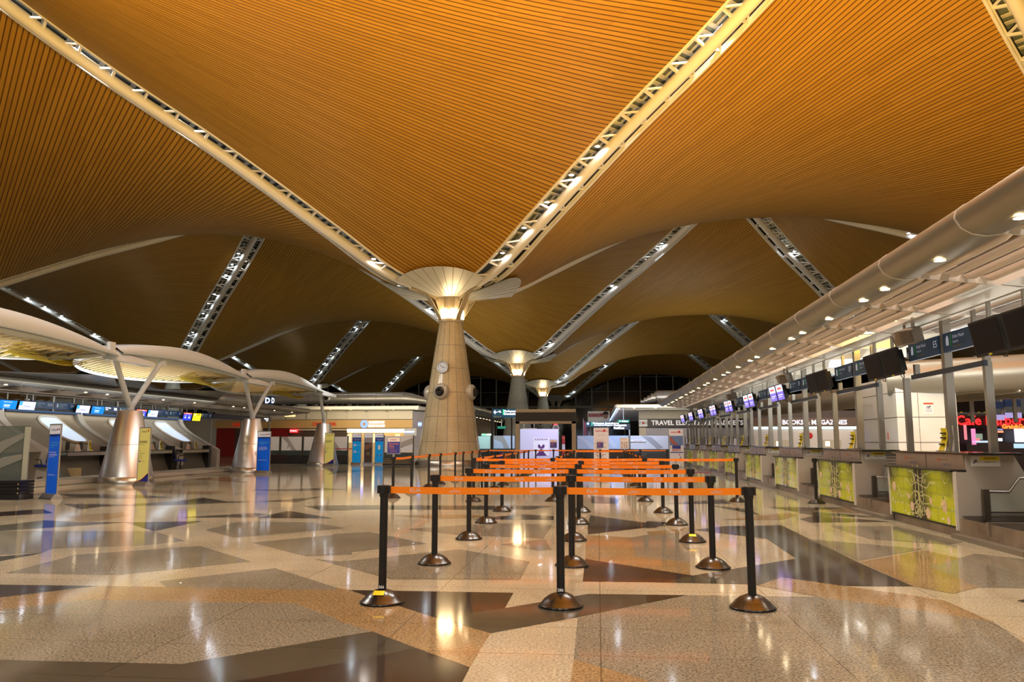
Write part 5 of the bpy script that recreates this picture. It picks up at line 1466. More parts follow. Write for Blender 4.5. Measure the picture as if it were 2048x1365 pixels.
# wayfinding signs
TEAL = M('sign_teal', (.010, .045, .085), .4, emit=(.01, .10, .18), es=.35)
t, p_, w_, h_ = fronted('direction_sign', 'teal lit departures sign on black posts left of the portal', 'sign', 985, 818, 1033, 836, 54, .2, TEAL)
text('lettering', 'Perlepasan Domestik', .20, WLIT, t, -.02, -.006, h_ * .72, 'LEFT', .004); text('lettering', 'Domestic Departure', .20, WLIT, t, -.02, -.006, h_ * .42, 'LEFT', .004)
text('lettering', '国内出発', .12, YELLOW, t, -w_ * .28, -.006, h_ * .10); MB().box(-.10, -.05, -.008, 0, h_ * .33, h_ * .92).build('green_bar', glow('bar_green', (.05, .9, .25), 2), t)
ar = MB(); ar.bar((-w_ * .44, -.006, h_ * .62), (-w_ * .30, -.006, h_ * .62), .01, .05); ar.bar((-w_ * .44, -.006, h_ * .62), (-w_ * .38, -.006, h_ * .80), .01, .05); ar.bar((-w_ * .44, -.006, h_ * .62), (-w_ * .38, -.006, h_ * .44), .01, .05); ar.build('arrow', WLIT, t)
pl = MB(); pl.bar((-w_ * .26, -.006, h_ * .72), (-w_ * .14, -.006, h_ * .60), .01, .06); pl.bar((-w_ * .22, -.006, h_ * .60), (-w_ * .18, -.006, h_ * .80), .01, .04); pl.build('plane_icon', WLIT, t)
for x_ in (-w_ / 2 - .03,): MB().box(x_ - .06, x_ + .06, .02, .16, -at(985, 836, 54).z, h_ + .02).build('post', BLACK, t)
MB().box(w_ / 2 - .4, w_ / 2 - .3, .1, .2, -at(985, 836, 54).z, 0).build('post', BLACK, t)
t, p_, w_, h_ = fronted('direction_sign', 'wide teal lit departures sign above the tall white banner', 'sign', 1172, 844, 1222, 854, 62, .2, TEAL)
text('lettering', 'Perlepasan Antarabangsa', .20, WLIT, t, -w_ * .22, -.006, h_ * .70, 'LEFT', .003); text('lettering', 'International Departure', .16, WLIT, t, -w_ * .18, -.006, h_ * .32, 'LEFT', .003)
MB().box(-w_ * .27, -w_ * .25, -.008, 0, h_ * .2, h_ * .9).build('green_bar', glow('bar_green', (.05, .9, .25), 2), t)
ar = MB(); ar.bar((-w_ * .46, -.006, h_ * .6), (-w_ * .38, -.006, h_ * .6), .01, .06); ar.bar((-w_ * .42, -.006, h_ * .4), (-w_ * .42, -.006, h_ * .85), .01, .06); ar.build('arrow', WLIT, t)
for x_ in (-w_ / 2 + .1, w_ / 2 - .1): MB().box(x_ - .05, x_ + .05, .05, .15, -at(1172, 854, 62).z, 0).build('post', BLACK, t)
t, p_, w_, h_ = fronted('direction_sign', 'black sign with bright white lines right of the wide teal sign', 'sign', 1226, 848, 1260, 860, 60, .2, BLACK)
for z_, s_ in ((.75, 'Perlepasan'), (.28, 'Ketibaan')): text('lettering', s_, .22, WLIT, t, -w_ * .45, -.006, h_ * z_, 'LEFT', .006)
MB().box(w_ / 2 - .1, w_ / 2, .05, .15, -at(1226, 860, 60).z, 0).build('post', STEELG, t)
t, p_, w_, h_ = fronted('direction_sign', 'small green lit exit sign under the blue-edged canopy', 'sign', 1235, 840, 1259, 846, 64, .15, M('sign_green', (.0, .10, .07), .5, emit=(0, .3, .2), es=.5)); text('lettering', '→ Keluar', .2, WLIT, t, 0, -.006, h_ / 2, bold=.003); MB().box(-.03, .03, .05, .1, h_, h_ + 1.0).build('hanger', STEELG, t)
for (x0, x1, y0, y1, lab, m_) in ((1103, 1118, 864, 869, 'small green lit sign behind the portal on its right', glow('green_lit', (.02, .55, .35), 1.2)), (1107, 1115, 848, 851, 'small red lit sign high behind the portal', glow('red_lit', (1., .02, .03), 2.)), (995, 995 + 16, 853, 858, 'dark green hanging sign beyond the stone column', M('sign_green'))):
    t, p_, w_, h_ = fronted('lit_sign', lab, 'sign', x0, y0, x1, y1, 70, .15, m_); MB().box(-.03, .03, .05, .1, h_, h_ + .6).build('hanger', STEELG, t)
p = at(1112, 857, 68); t = thing('wall_clock', 'small white round clock behind the portal frame', 'clock', p); MB().lathe([(.26, 0), (.30, .02), (.30, .1), (.2, .12)], 20, R=RX).build('clock_case', WHITE, t); MB().disc((0, -.06, 0), .24, 20, RX).build('dial', M('dial_dark', (.25, .25, .25), .5), t); MB().box(-.02, .02, .0, .04, .28, 1.2).build('hanger', STEELG, t)
for s_, (x, y) in (('column', (1127, 872)),):
    t = thing('totem_sign', 'red and white totem sign right of the kiosk wall', 'sign', (at(x, 890, 62).x, 62, 0)); h_ = at(x, y, 62).z
    MB().box(-.12, .12, -.05, .05, 0, h_).build('board', RED, t); MB().box(-.12, .12, -.056, -.05, .7, 1.1).build('white_band', WHITEP, t); text('lettering', 'INFO', .1, YELLOW, t, 0, -.06, h_ - .2)
# lit shops far behind, left of the portal
t = thing('shop_canopy', 'far shop canopy with a row of small lights right of the stone column', 'canopy', (at(955, 835, 95).x, 95, 0)); t['kind'] = 'thing'
p0, p1 = at(952, 826, 88), at(1010, 838, 112)
MB().box(-1.2, .3, -7, 24, p0.z - .35, p0.z + .1).build('roof', M('far_roof', (.36, .34, .30), .4, .3), t)
MB().tube([(.3, -7, p0.z + .35), (.3, 24, p0.z + .35)], .55, 14).build('duct', DUCT, t)
MB().box(-1.2, -1.0, -7, 24, 0, p0.z - .35).build('shop_wall', M('far_wall', (.45, .36, .26), .5), t)
for k in range(11): MB().lathe([(0, 0), (.09, 0), (.10, .02)], 8, (.1, -6.6 + 2.8 * k, p0.z - .37)).build('downlight', glow('far_bulb', (1., .62, .32), 10), t)
for (x0, x1, m_, lab) in ((963, 973, glow('shop_green', (.25, 1., .45), 1.4), 'green lit shop band low beyond the stone column, left half'), (974, 982, glow('shop_mint', (.5, 1., .6), 1.6), 'mint lit shop band low beyond the stone column, right half')):
    t, p_, w_, h_ = fronted('lit_sign', lab, 'sign', x0, 868, x1, 872, 90, .2, m_)

# billboard with a man's portrait
t, p_, w_, h_ = fronted('billboard', 'white billboard with a red text panel and a dark-haired man', 'billboard', 1176, 823, 1219, 848, 90, .2, M('billboard_white', (.62, .64, .58), .5, emit=(.6, .6, .55), es=.10))
rp = MB().box(-w_ * .47, w_ * .2, -.02, 0, h_ * .55, h_ * .82).build('red_panel', M('billboard_red', (.42, .02, .04), .5), t)
for z_, s_ in ((.75, 'Selamat Datang'), (.63, 'Welcome to Malaysia')): text('lettering', s_, .18, WHITEP, rp, -w_ * .42, -.024, h_ * z_, 'LEFT')
SKIN = M('print_skin', (.42, .24, .15), .6); HAIR = M('print_hair', (.02, .014, .012), .6)
hd_ = [(w_ * .32 + .30 * cos(a * pi / 8), h_ * .66 + .38 * sin(a * pi / 8)) for a in range(16)]
MB().prism(hd_, 'y', -.02, -.002).build('portrait_face', SKIN, t)
MB().prism([(w_ * .32 + .36 * cos(a * pi / 8), h_ * .66 + .12 + .34 * sin(a * pi / 8)) for a in range(0, 9)], 'y', -.024, -.002).build('portrait_hair', HAIR, t)
MB().prism([(w_ * .32 - .5, h_ * .06), (w_ * .32 - .3, h_ * .36), (w_ * .32 + .3, h_ * .36), (w_ * .48, h_ * .3), (w_ * .48, h_ * .06)], 'y', -.02, -.002).build('portrait_shirt', WHITEP, t)
MB().box(-w_ * .4, -w_ * .36, .05, .15, -at(1176, 848, 90).z, 0).box(w_ * .36, w_ * .40, .05, .15, -at(1176, 848, 90).z, 0).build('post', FRAMEG, t)
t = thing('flag', 'striped red and white flag on a pole left of the tall white banner', 'flag', (at(1167, 890, 66).x, 66, 0))
MB().tube([(0, 0, 0), (0, 0, at(1167, 837, 66).z)], .03, 6).build('pole', STEELG, t); MB().grid(lambda u, v: (.02 + .22 * u, .04 * sin(u * 6), 2.0 + 1.1 * v - .3 * u), 6, 8).build('cloth', M('flag_cloth', (.42, .12, .18), .6), t)

# tall white banner and picture banner near the end of the queue
def stand_banner(x0, x1, yt, Y, label, kind):
    a, b = at(x0, yt, Y), at(x1, yt, Y); w_ = b.x - a.x; h_ = a.z
    t = thing('rollup_banner', label, 'banner', ((a.x + b.x) / 2, Y, 0))
    MB().prism([(-.12, 0), (-.05, .08), (.05, .08), (.12, 0)], 'x', -w_ / 2, w_ / 2).build('base', ALU, t)
    sh = MB().box(-w_ / 2, w_ / 2, -.01, .01, .08, h_).build('sheet', M('banner_sheet_' + kind, (.72, .68, .68) if kind == 'list' else (.60, .56, .56), .5, emit=(.8, .74, .74), es=.10), t)
    MB().bar((0, .04, .02), (0, .04, h_), .03, .02).build('rear_pole', STEELG, t)
    LR = M('logo_red', srgb(205, 40, 32), .5)
    text('logo', 'malindo', w_ * .17, LR, sh, -w_ * .12, -.012, h_ - w_ * .22, bold=.003); MB().disc((w_ * .22, -.013, h_ - w_ * .20), w_ * .09, 12, RX).build('logo_mark', LR, sh); text('logo', 'air', w_ * .15, LR, sh, w_ * .40, -.012, h_ - w_ * .24)
    if kind == 'list':
        text('line', 'SERVICES', w_ * .12, M('print_grey', (.4, .4, .45), .6), sh, 0, -.012, h_ - w_ * .5)
        tanp = M('print_tan', srgb(196, 164, 110), .6); dk = M('print_slate', srgb(70, 70, 96), .6)
        for k, z in enumerate((.62, .52, .42, .34, .25, .16)):
            MB().box(-w_ * .42, w_ * .3, -.014, -.01, h_ * z, h_ * z + .03).build('line_bar', tanp, sh); text('line', ('KULA', 'FLIGHT', 'BAGS', 'TRANSIT', 'CHECK', 'GATES')[k], w_ * .12, dk, sh, -w_ * .36, -.012, h_ * z - .06, 'LEFT', .002)
    else:
        MB().box(-w_ / 2 + .02, w_ / 2 - .02, -.013, -.01, h_ * .56, h_ * .82).build('sky_picture', M('pic_sky', srgb(104, 128, 178), .5), sh)
        MB().prism([(-w_ * .45, h_ * .82), (-w_ * .1, h_ * .66), (w_ * .15, h_ * .56), (-w_ * .2, h_ * .58), (-w_ * .48, h_ * .70)], 'y', -.016, -.012).build('red_wing', M('pic_wing', srgb(170, 92, 76), .5), sh)
        MB().box(-w_ / 2 + .02, w_ / 2 - .02, -.016, -.01, h_ * .38, h_ * .46).build('safety_band', WHITEP, sh); text('lettering', 'SAFETY', w_ * .2, LR, sh, 0, -.018, h_ * .43, bold=.004)
        MB().box(-w_ / 2 + .02, w_ / 2 - .02, -.017, -.01, h_ * .36, h_ * .385).build('blue_line', M('pic_blue', (.03, .05, .4), .5), sh)
        MB().tube([(w_ * .28, -.016, h_ * .26), (w_ * .25, -.016, h_ * .2), (-.0, -.016, h_ * .17), (-w_ * .1, -.016, h_ * .08)], .02, 6).build('dark_curve', INKD, sh)
        MB().disc((w_ * .2, -.016, h_ * .31), .04, 10, RX).build('red_dot', RED, sh)
        MB().box(-w_ * .3, w_ * .3, -.018, -.012, h_ * .47, h_ * .56).build('blue_notice', M('notice_eco', srgb(52, 60, 150), .5), sh)
stand_banner(1187, 1217, 856, 38.4, 'tall white banner with a red logo and listed lines behind the queue', 'list')
stand_banner(1338, 1366, 859, 43, 'picture banner with a sky photo and SAFETY lettering beside the far counters', 'pic')
for x_, lab in ((1231, 'left'), (1243, 'right')): pass
t = thing('dark_bench', 'low dark bench beside the tall white banner', 'bench', (at(1235, 912, 52).x, 52, 0))
MB().box(-1.1, 1.1, -.25, .25, .36, .44).build('seat', M('bench_dark', (.06, .05, .045), .5), t); MB().box(-1.1, 1.1, .2, .26, .44, .82).build('backrest', M('bench_dark'), t)
for x_ in (-1., 0, 1.): MB().box(x_ - .03, x_ + .03, -.2, .2, 0, .36).build('leg', STEELG, t)
t = thing('travel_bag', 'teal and black bag on the floor by the rear queue posts', 'bag', (at(1161, 915, 44).x, 44, 0))
MB().grid(lambda u, v: (.34 * cos(2 * pi * u) * sin(pi * v) ** .6, .2 * sin(2 * pi * u) * sin(pi * v) ** .6, .26 - .26 * cos(pi * v)), 18, 10).build('body', BLACK, t)
MB().grid(lambda u, v: (-.18 + .20 * cos(2 * pi * u) * sin(pi * v) ** .6, -.10 + .16 * sin(2 * pi * u) * sin(pi * v) ** .6, .16 - .16 * cos(pi * v)), 14, 8).build('pocket', M('bag_teal', (.02, .30, .38), .6), t)
MB().tube([(-.15, 0, .5), (0, 0, .62), (.15, 0, .5)], .018, 6).build('handle', BLACK, t)

# ------------------------------------------------------------------ right background
# blue-edged canopy and electrical shop
t = thing('shop_canopy', 'pale canopy with a blue-lit left edge in front of the electrical shop', 'canopy', (1.7, 72, at(1232, 813, 72).z)); t['kind'] = 'thing'
wx = at(1370, 813, 72).x - 1.7
MB().tube([(0, 0, .0), (wx + 3, 0, .0)], .17, 12).build('nosing', CREAM, t)
MB().box(.05, wx + 3, 0, 46, -.12, .0).build('soffit', M('soffit_grid', (.45, .47, .50), .45), t)
for k in range(12): MB().box(.05, wx + 3, 2 + 3.6 * k, 2.1 + 3.6 * k, -.25, -.12).build('soffit_rib', CREAM, t)
MB().tube([(0, .2, .0), (0, 46, .0)], .16, 10).build('edge_nosing', CREAM, t)
MB().box(.02, .12, .3, 46, -.20, -.13).build('blue_strip', glow('strip_blue', (.25, .45, 1.), 4), t)
for k in range(12): MB().box(.25, .34, 1 + 3.6 * k, 1.5 + 3.6 * k, -.16, -.12).build('amber_lamp', glow('amber_lamp', (1., .6, .3), 6), t)
for x_ in (1.6, 3.5): MB().lathe([(0, 0), (.1, 0), (.11, .02)], 10, (x_, .0, -.18)).build('downlight', glow('far_bulb', (1., .62, .32), 10), t)
YZ = 78.0
ZN_ = M('shop_cream', (.60, .53, .40), .45)
t = thing('electrical_shop', 'cream electrical shop front with roller shutter', 'shop', (0, YZ, 0)); t['kind'] = 'thing'
p, q = at(1279, 900, YZ), at(1500, 821, YZ)
MB().box(p.x, q.x, 0, .4, at(1300, 838, YZ).z, q.z).build('upper_wall', ZN_, t)
j_ = MB()
MB().box(p.x, at(1292, 860, YZ).x, -.02, .4, 0, at(1300, 838, YZ).z).build('pier', ZN_, t)
sh_ = MB().box(at(1292, 860, YZ).x, q.x, .2, .4, 0, at(1300, 838, YZ).z).build('shop_wall', M('shop_grey', (.32, .31, .30), .5), t)
for k in range(7): z = at(1300, 857 + 2.2 * k, YZ).z; MB().box(at(1292, 860, YZ).x, at(1480, 860, YZ).x, .14, .2, z - .05, z).build('shutter_slat', M('shutter_steel', (.40, .38, .42), .4, .5), t)
t, p_, w_, h_ = fronted('shop_sign', 'long black sign reading TRAVEL ELECTRICAL GADGETS', 'sign', 1277, 838, 1487, 855, YZ - .3, .28, M('sign_black', (.022, .012, .010), .4))
text('lettering', 'TRAVEL ELECTRICAL GADGETS', .62, M('letter_white', (.72, .68, .68), .5, emit=(.8, .75, .75), es=.35), t, w_ * .06, -.01, h_ / 2, bold=.015)
lg = MB().box(-w_ / 2 + .06, -w_ / 2 + .86, -.02, 0, h_ * .08, h_ * .92).build('logo_plate', WHITEP, t); text('logo', 'ZON', .36, INKD, lg, -w_ / 2 + .46, -.025, h_ / 2); MB().disc((-w_ / 2 + .48, -.03, h_ / 2), .11, 14, RX).build('logo_dot', RED, lg)
# big duct with stepped end above the shop
p = at(1330, 794, 76); dr2 = (at(1330, 781, 76).z - at(1330, 806, 76).z) / 2
t = thing('air_duct', 'silver duct with a stepped end above the electrical shop', 'duct', p); t['kind'] = 'thing'
MB().tube([(-.9, 0, -.05), (-.7, 0, 0), (8, 0, 0)], [dr2 * .8, dr2, dr2], 26).build('pipe', DUCT, t)
for k in range(4): MB().lathe([(dr2 * (.75 - .14 * k), -.1), (dr2 * (.72 - .14 * k), .35)], 20, (-1.0 - .32 * k, 0, -.1 - .12 * k), R=Matrix.Rotation(-pi / 2, 3, 'Y')).build('stepped_outlet', DUCT, t)
MB().box(-.6, 8, -.3, .3, at(1330, 812, 76).z - p.z, -dr2 + .05).build('support_beam', CREAM, t)
# book shop
YBK = 60.0
t = thing('book_shop', 'book shop front with a brown band above a white wall', 'shop', (0, YBK, 0)); t['kind'] = 'thing'
p, q = at(1503, 900, YBK), at(1740, 822, YBK)
MB().box(p.x, q.x, 0, .4, at(1600, 853, YBK).z, q.z).build('brown_band', M('shop_brown', (.12, .065, .035), .5), t)
MB().box(p.x, q.x, -.02, 0, at(1600, 836, YBK).z, at(1600, 822, YBK).z).build('upper_band', M('shop_umber', (.055, .03, .022), .5), t)
for x in (1555, 1612, 1668): u = at(x, 860, YBK).x; MB().box(u - .08, u + .08, -.06, 0, at(1600, 853, YBK).z, q.z).build('pilaster', M('shop_brown'), t)
MB().box(p.x, q.x, -.05, .1, at(1600, 859, YBK).z, at(1600, 854, YBK).z).build('light_strip', glow('strip_mint', (.7, .95, .92), 2.2), t)
wl_ = MB().box(p.x, q.x, .0, .4, 0, at(1600, 860, YBK).z).build('white_wall', M('shop_white', (.68, .63, .60), .45), t)
for x0, x1 in ((1512, 1523), (1547, 1580), (1644, 1682)): MB().box(at(x0, 880, YBK).x, at(x1, 880, YBK).x, -.03, 0, at(1600, 899, YBK).z, at(1600, 880, YBK).z).build('shop_window', M('window_dim', (.22, .20, .18), .3, emit=(.8, .6, .35), es=.25), t)
for x in (1552, 1650): MB().box(at(x, 880, YBK).x, at(x + 9, 880, YBK).x, -.04, -.03, at(1600, 893, YBK).z, at(1600, 883, YBK).z).build('window_glow', glow('window_lamp', (1., .8, .5), 1.6), t)
MB().lathe([(0, .1), (.18, .07), (.24, 0)], 16, (at(1619, 872, YBK).x, 0, at(1619, 872, YBK).z), R=RX).build('red_bell', RED, t)
sign_letters('BOOKS & MAGAZINES', 1629, 845.5, .46, M('letter_lilac', (.7, .68, .8), .5, emit=(.85, .82, 1.), es=.9), YBK - .05, 'white letters reading BOOKS & MAGAZINES on the brown band', .012)
# blank long back wall beyond everything on the right
bw = MB().box(15, 60, 100, 100.3, 0, 4.6).build('wall_right', M('far_wall_tan', (.42, .36, .28), .5)); struct(bw)
bw = MB().box(-62, -16, 92, 92.3, 0, 4.6).build('wall_left', M('far_wall_tan')); struct(bw)

# white clad core behind the nearest counters
xc0 = 8.0; r_ = ray(1797, 880); yc0 = xc0 * r_.y / r_.x; r2 = ray(1720, 880); yc1 = xc0 * r2.y / r2.x; r3 = ray(1918, 880); xc1 = yc0 * r3.x / r3.y
t = thing('clad_core', 'white panel-clad service core behind the nearest green counters', 'service core', (xc0, yc0, 0)); t['kind'] = 'thing'
zt = 3.05
cl = M('core_white', (.74, .73, .67), .22, coat=.2)
MB().box(0, xc1 - xc0, 0, yc1 - yc0, 0, zt).build('cladding', cl, t)
jn = M('joint_dark', (.13, .11, .08), .7)
for z in (.72, 1.28, 1.95, 2.62):
    MB().box(-.004, xc1 - xc0 + .004, -.004, yc1 - yc0 + .004, z - .009, z + .009).build('joint', jn, t)
MB().box(.55, .562, -.004, 0, 0, zt).build('joint', jn, t); MB().box(-.004, 0, 1.3, 1.312, 0, zt).build('joint', jn, t)
wn = at(1857, 806, yc0); t, p_, w_, h_ = fronted('warning_notice', 'white warning notice with an orange top on the white core', 'notice', 1848, 806, 1866, 828, yc0 - .012, .012, WHITEP)
MB().box(-w_ / 2, w_ / 2, -.004, 0, h_ * .84, h_).build('orange_header', M('header_orange', srgb(206, 84, 20), .5), p_); text('lettering', 'AMARAN', .028, INKD, p_, 0, -.005, h_ * .92)
f = MB(); f.bar((-.06, -.004, h_ * .60), (.06, -.004, h_ * .70), .006, .018); f.bar((-.02, -.004, h_ * .52), (.05, -.004, h_ * .64), .006, .014); f.bar((-.07, -.004, h_ * .50), (.07, -.004, h_ * .47), .006, .008); f.build('falling_figure', INKD, p_)
for z in (.32, .24, .16): MB().box(-w_ * .36, w_ * .36, -.003, 0, h_ * z, h_ * z + .012).build('text_line', M('print_grey', (.4, .4, .45), .6), p_)
t, p_, w_, h_ = fronted('wall_tag', 'small orange tag on the left face of the white core', 'notice', 1776, 874, 1779, 888, yc0 - .3, .01, M('header_orange'))
t.location = (xc0 - .01, 8.0 * ray(1777, 880).y / ray(1777, 880).x, 1.36); t.rotation_euler = (0, 0, -pi / 2)
# overhead duct and white beam on the right
p = at(1990, 740, 20)
t = thing('air_duct', 'large beige duct crossing behind the right-hand screens', 'duct', (p.x, 20.0, p.z)); t['kind'] = 'thing'
MB().tube([(-1.6, 2.6, 0), (9, -1, .25)], .46, 26).build('pipe', M('duct_beige', (.27, .26, .22), .38, .5), t)
t = thing('air_duct', 'beige duct passing behind the right-hand row at mid distance', 'duct', (9, 30, at(1700, 790, 30).z)); t['kind'] = 'thing'
MB().tube([(-1.2, 8, -.1), (1.6, 0, .0), (6, -6, .1)], .42, 22).build('pipe', M('duct_beige'), t)
t = thing('roof_beam', 'long white beam over the rear counters at the right edge', 'beam', (at(1985, 770, 24).x, 24, at(1985, 774, 24).z)); t['kind'] = 'thing'
MB().box(-1.5, 8, 0, .3, 0, .36).build('face', CREAM, t); MB().box(-1.5, 8, .3, 5, 0, .04).build('soffit', SOFF, t)
for k in range(7): MB().box(-1.4 + 1.3 * k, -1.25 + 1.3 * k, .3, 5, -.10, 0).build('rib', CREAM, t)
for k in range(4): MB().box(-1.2 + 1.4 * k, -1.1 + 1.4 * k, 5, 5.1, -.9, .1).build('hanger', POSTM, t)
# cafe
YCF = 40.0
t = thing('cafe_front', 'dark cafe front with glowing counters at the right edge', 'cafe', (0, YCF, 0)); t['kind'] = 'thing'
p, q = at(1918, 900, YCF), at(2110, 812, YCF)
MB().box(p.x, q.x, 0, .3, 0, at(2000, 832, YCF).z).build('back_wall', M('cafe_black', (.018, .012, .014), .4), t)
MB().box(at(1936, 840, YCF).x, q.x, -.4, 0, at(2000, 857, YCF).z, at(2000, 838, YCF).z).build('sign_board', M('cafe_board', (.015, .012, .016), .35), t)
for (x0, y0, x1, y1, c, s) in ((1944, 858, 1950, 890, (.8, .25, .5), .8), (1950, 868, 1964, 880, (.35, .5, .4), .4), (1952, 877, 1959, 882, (1., .15, .15), 1.2), (1945, 882, 1990, 886, (.5, .65, .8), .8), (1992, 862, 2006, 866, (1., .3, .15), 1.0), (1990, 858, 2005, 861, (.3, .35, .8), .6), (1996, 877, 2004, 883, (.8, .85, .9), 1.3), (2030, 858, 2060, 885, (.75, .82, 1.), 1.3), (2028, 888, 2060, 897, (.45, .7, .9), .8), (1929, 850, 1932, 880, (.9, .25, .3), .7)):
    a, b = at(x0, y1, YCF - .45), at(x1, y0, YCF - .45); MB().box(a.x, b.x, -.48, -.44, a.z, b.z).build('lit_panel', glow('cafe_%d_%d' % (x0, y0), c, s), t)
MB().box(p.x + .2, q.x, -.44, -.3, 0, at(2000, 886, YCF).z).build('counter_front', M('cafe_counter', (.05, .045, .05), .3), t)
NEON = glow('neon_red', (1., .015, .015), 2.2)
sign_letters('Cafe Barbera', 1985, 842, .62, NEON, YCF - .5, 'red neon script sign on the dark cafe front', .014)
sign_letters('since 1870', 1999, 850, .20, glow('neon_dim', (.7, .05, .05), 1.), YCF - .5, 'dim small lettering under the red neon script', .003)
sign_letters('Grab&Go', 2028, 854, .27, glow('neon_orange', (1., .12, .02), 3.), YCF - .5, 'orange neon lettering at the right frame edge', .012)
# blue hanging signs of the rear row
for (x0, y0, x1, y1, lab) in ((1915, 809, 1940, 822, 'plain blue hanging panel just right of the white core'), (1987, 804, 2007, 818, 'blue hanging panel between two posts left of the widest one'), (2010, 799, 2041, 814, 'wide blue hanging panel near the right frame edge')):
    t, p_, w_, h_ = fronted('hanging_panel', lab, 'sign', x0, y0, x1, y1, 31, .1, M('panel_blue', (.015, .05, .19), .45))
    for s in (-1, 1): MB().box(s * w_ * .45 - .03, s * w_ * .45 + .03, .1, .16, -.2, h_ + .45).build('hanger', POSTM, t)
    if x0 > 1950: MB().box(-w_ / 2, w_ / 2, .0, .05, -.42, -.22).build('lit_strip', M('strip_violet', (.2, .2, .5), .5, emit=(.5, .45, .9), es=.5), t)
for k, (x, lab) in enumerate(((1925, 'dark back of a screen right of the white core'), (1960, 'grey back of a screen above the cafe, left one'), (1972, 'grey back of a screen above the cafe, right one'))):
    p = at(x, 815, 30); screen((p.x, 30, p.z + .3), .0, lab, 'off', w=.55, wires=False)
# desks of the rear row
for k in range(4):
    x, y = 8.3 + 1.3 * k, 13.5 + 2.3 * k
    t = thing('rear_desk', 'grey rear-row desk behind the first counter, %s from the camera' % ORD[k], 'desk', (x, y, 0), -pi / 2 + .2)
    MB().box(-.9, .9, 0, .6, 0, .98).build('carcass', GREYP, t); MB().box(-.95, .95, -.05, .65, .98, 1.01).build('counter_top', GRANTOP, t)
    for q in (-.45, .35):
        m_ = thing('desk_monitor', 'black desk monitor on the %s rear-row desk, %s one' % (ORD[k], 'far' if q < 0 else 'near'), 'monitor', (x, y - q, 1.011), pi / 2 + .2)
        m_.location.x += .3
        MB().box(-.2, .2, 0, .04, .08, .36).build('monitor_casing', BLACK, m_); MB().box(-.03, .03, .01, .05, 0, .1).box(-.1, .1, -.05, .1, 0, .012).build('stand', BLACK, m_)
t = thing('cream_box', 'cream cabinet behind the nearest conveyor', 'cabinet', (at(2000, 925, 13.2).x, 13.2, 0)); MB().box(-.16, .16, 0, .3, 0, 1.0).build('body', M('cabinet_cream', (.62, .58, .40), .5), t); MB().box(-.15, .15, -.012, 0, .1, .95).build('door', M('cabinet_cream'), t)
t = thing('guard_railing', 'steel railing with two bars behind the nearest conveyor', 'railing', (8.2, 12.2, 0))
for z in (.92, .62): MB().tube([(-1.6, .4, z), (3, -.8, z)], .02, 8).build('rail', CHROME, t)
for u in (0, 1.6, 3): MB().tube([(u, -.02 - .26 * u, 0), (u, -.02 - .26 * u, .92)], .022, 8).build('post', STEELG, t)
t = thing('floor_mat', 'thin magenta floor strip by the farthest green counters', 'mat', (3.4, 34.5, .006)); MB().box(-1.6, 1.3, -.35, .35, 0, .01).build('strip', M('mat_magenta', (.42, .10, .22), .5), t)

# ------------------------------------------------------------------ hall lighting
SODIUM = (1., .57, .09); WARMW = (1., .965, .87); COOL = (.88, .94, 1.)
# uplights standing on the canopies, washing the timber ceiling
light('AREA', (5.6, 9.0, 3.95), 9500, SODIUM, .6, aimy((-.05, .05, 1)), sy=11)
light('AREA', (5.6, 21, 3.95), 900, SODIUM, .6, aimy((-.05, -.1, 1)), sy=10)
light('AREA', (5.6, 37, 3.95), 200, WARMW, .6, aimy((0, 0, 1)), sy=18)
light('AREA', (-16.8, 12, 5.1), 1900, SODIUM, .6, aimy((.1, -.05, 1)), sy=10)
light('AREA', (-16.8, 30, 5.1), 150, WARMW, .6, aimy((.1, 0, 1)), sy=18)
light('AREA', (-13, 70, 5.3), 220, WARMW, 6, aimy((0, 0, 1)), sy=8)  # this and the next two: broad fill added for the far roof
light('AREA', (10, 80, 5.6), 260, WARMW, 6, aimy((0, 0, 1)), sy=8)
light('AREA', (0, 120, 5.6), 450, WARMW, 12, aimy((0, 0, 1)), sy=30)
# spotlights hung in the skylight girders
def girder_spot(i, j, q, u, power, col=WARMW, tilt=(0, 0, -1)):
    a = pi / 4 + q * pi / 2
    x, y = XC + 38.4 * i + u * math.copysign(1, cos(a)), YC + 38.4 * j + u * math.copysign(1, sin(a))
    light('SPOT', (x, y, Z0 + DIAG(u) - .1), power, col, .16, aim(tilt), ang=2.5)
for u in (10, 13.5, 17): girder_spot(0, 0, 3, u, 2300)
for u in (11, 14, 17.5): girder_spot(0, 0, 2, u, 2100)
for u in (8, 13, 18): girder_spot(0, -1, 0, u, 1900)
for u in (8, 15): girder_spot(0, -1, 1, u, 1900)
for u in (9, 14, 18): girder_spot(0, 0, 0, u, 1200); girder_spot(0, 0, 1, u, 1200)
for u in (6, 14): girder_spot(0, 1, 3, u, 650, COOL); girder_spot(0, 1, 2, u, 650, COOL); girder_spot(0, 1, 0, u, 600, COOL)
for u in (4, 9, 14): girder_spot(-1, 1, 3, u, 600, COOL)
for u in (5, 14): girder_spot(1, 1, 2, u, 400, COOL); girder_spot(0, 2, 3, u, 400, COOL); girder_spot(-1, 2, 3, u, 400, COOL)
for x in (-11, -1, 8): light('SPOT', (x, -7, 11.5), 2500, WARMW, .4, aim((.05, .75, -.6)), ang=1.5)  # added fill from behind the camera, brightening belts and counter sides
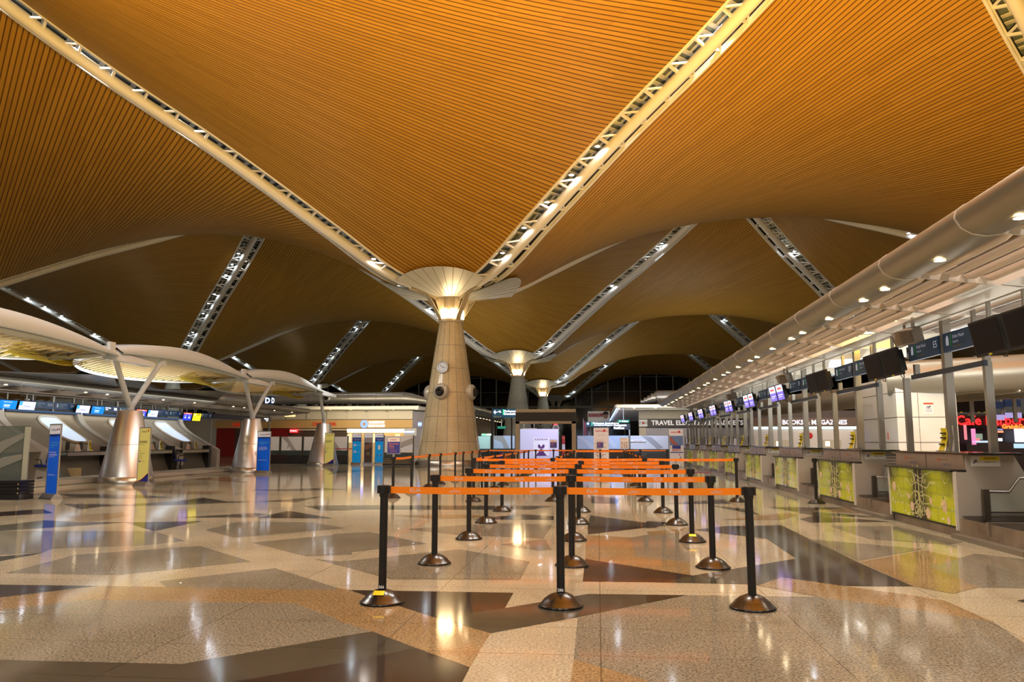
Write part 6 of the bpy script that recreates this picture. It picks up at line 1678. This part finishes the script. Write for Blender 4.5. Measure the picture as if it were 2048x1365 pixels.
# added strips brightening the canopy undersides, counters and desk walls
light('AREA', (6.5, 12, 2.1), 50, WARMW, .3, aimy((-.55, 0, 1)), sy=12)
light('AREA', (6.5, 28, 2.1), 85, WARMW, .3, aimy((-.55, 0, 1)), sy=18)
light('AREA', (6.0, 14, 2.9), 150, WARMW, .8, aimy((1, 0, -.4)), sy=12)
light('AREA', (-20.0, 32, 3.0), 60, WARMW, .8, aimy((-1, 0, -.4)), sy=16)
light('AREA', (-17.0, 24, 3.0), 150, WARMW, .3, aimy((0, 0, 1)), sy=16)
# fill added for shop fronts, hoardings and the white core
light('AREA', (-16, 62, 3.9), 260, (1., .80, .50), 14, aim((0, .8, -.5)), sy=.5)
light('AREA', (-13.5, 39, 6.5), 150, WARMW, 4, aim((0, .8, -.6)), sy=1)
light('AREA', (6, 70, 4.4), 220, (1., .88, .7), 8, aim((0, .8, -.6)), sy=.5)
light('AREA', (17, 56, 3.2), 130, (1., .88, .74), 8, aim((0, 1, -.2)), sy=.5)
light('AREA', (2.5, 53, 4.2), 230, (.45, .62, 1.), 1.5, aim((0, .8, -.6)), sy=.4)
light('AREA', (-3.3, 56.5, 3.6), 130, (.72, .66, 1.), 1.5, aim((0, .8, -.6)), sy=.4)
light('AREA', (-8.0, 56, 3.8), 90, (.6, .9, .9), 1.5, aim((0, .8, -.6)), sy=.4)
light('AREA', (6.6, 20, 3.0), 40, (1., .94, .82), .5, aimy((1, .6, -.2)), sy=3)
light('AREA', (9, 17.5, 3.2), 60, (1., .94, .82), 2, aim((0, 1, -.25)), sy=.4)
light('AREA', (15, 25, 3.0), 150, (1., .9, .75), 5, aim((0, 1, -.5)), sy=.4)
SC.view_settings.view_transform = 'Standard'; SC.view_settings.look = 'None'
SC.view_settings.use_curve_mapping = False
SC.view_settings.gamma = 1; SC.view_settings.exposure = .42
SC.cycles.use_adaptive_sampling = True; SC.cycles.adaptive_threshold = .02
SC.cycles.use_denoising = True
SC.cycles.max_bounces = 6; SC.cycles.diffuse_bounces = 3; SC.cycles.glossy_bounces = 3; SC.cycles.transparent_max_bounces = 12
SC.cycles.sample_clamp_indirect = 6
SC.cycles.caustics_reflective = False; SC.cycles.caustics_refractive = False
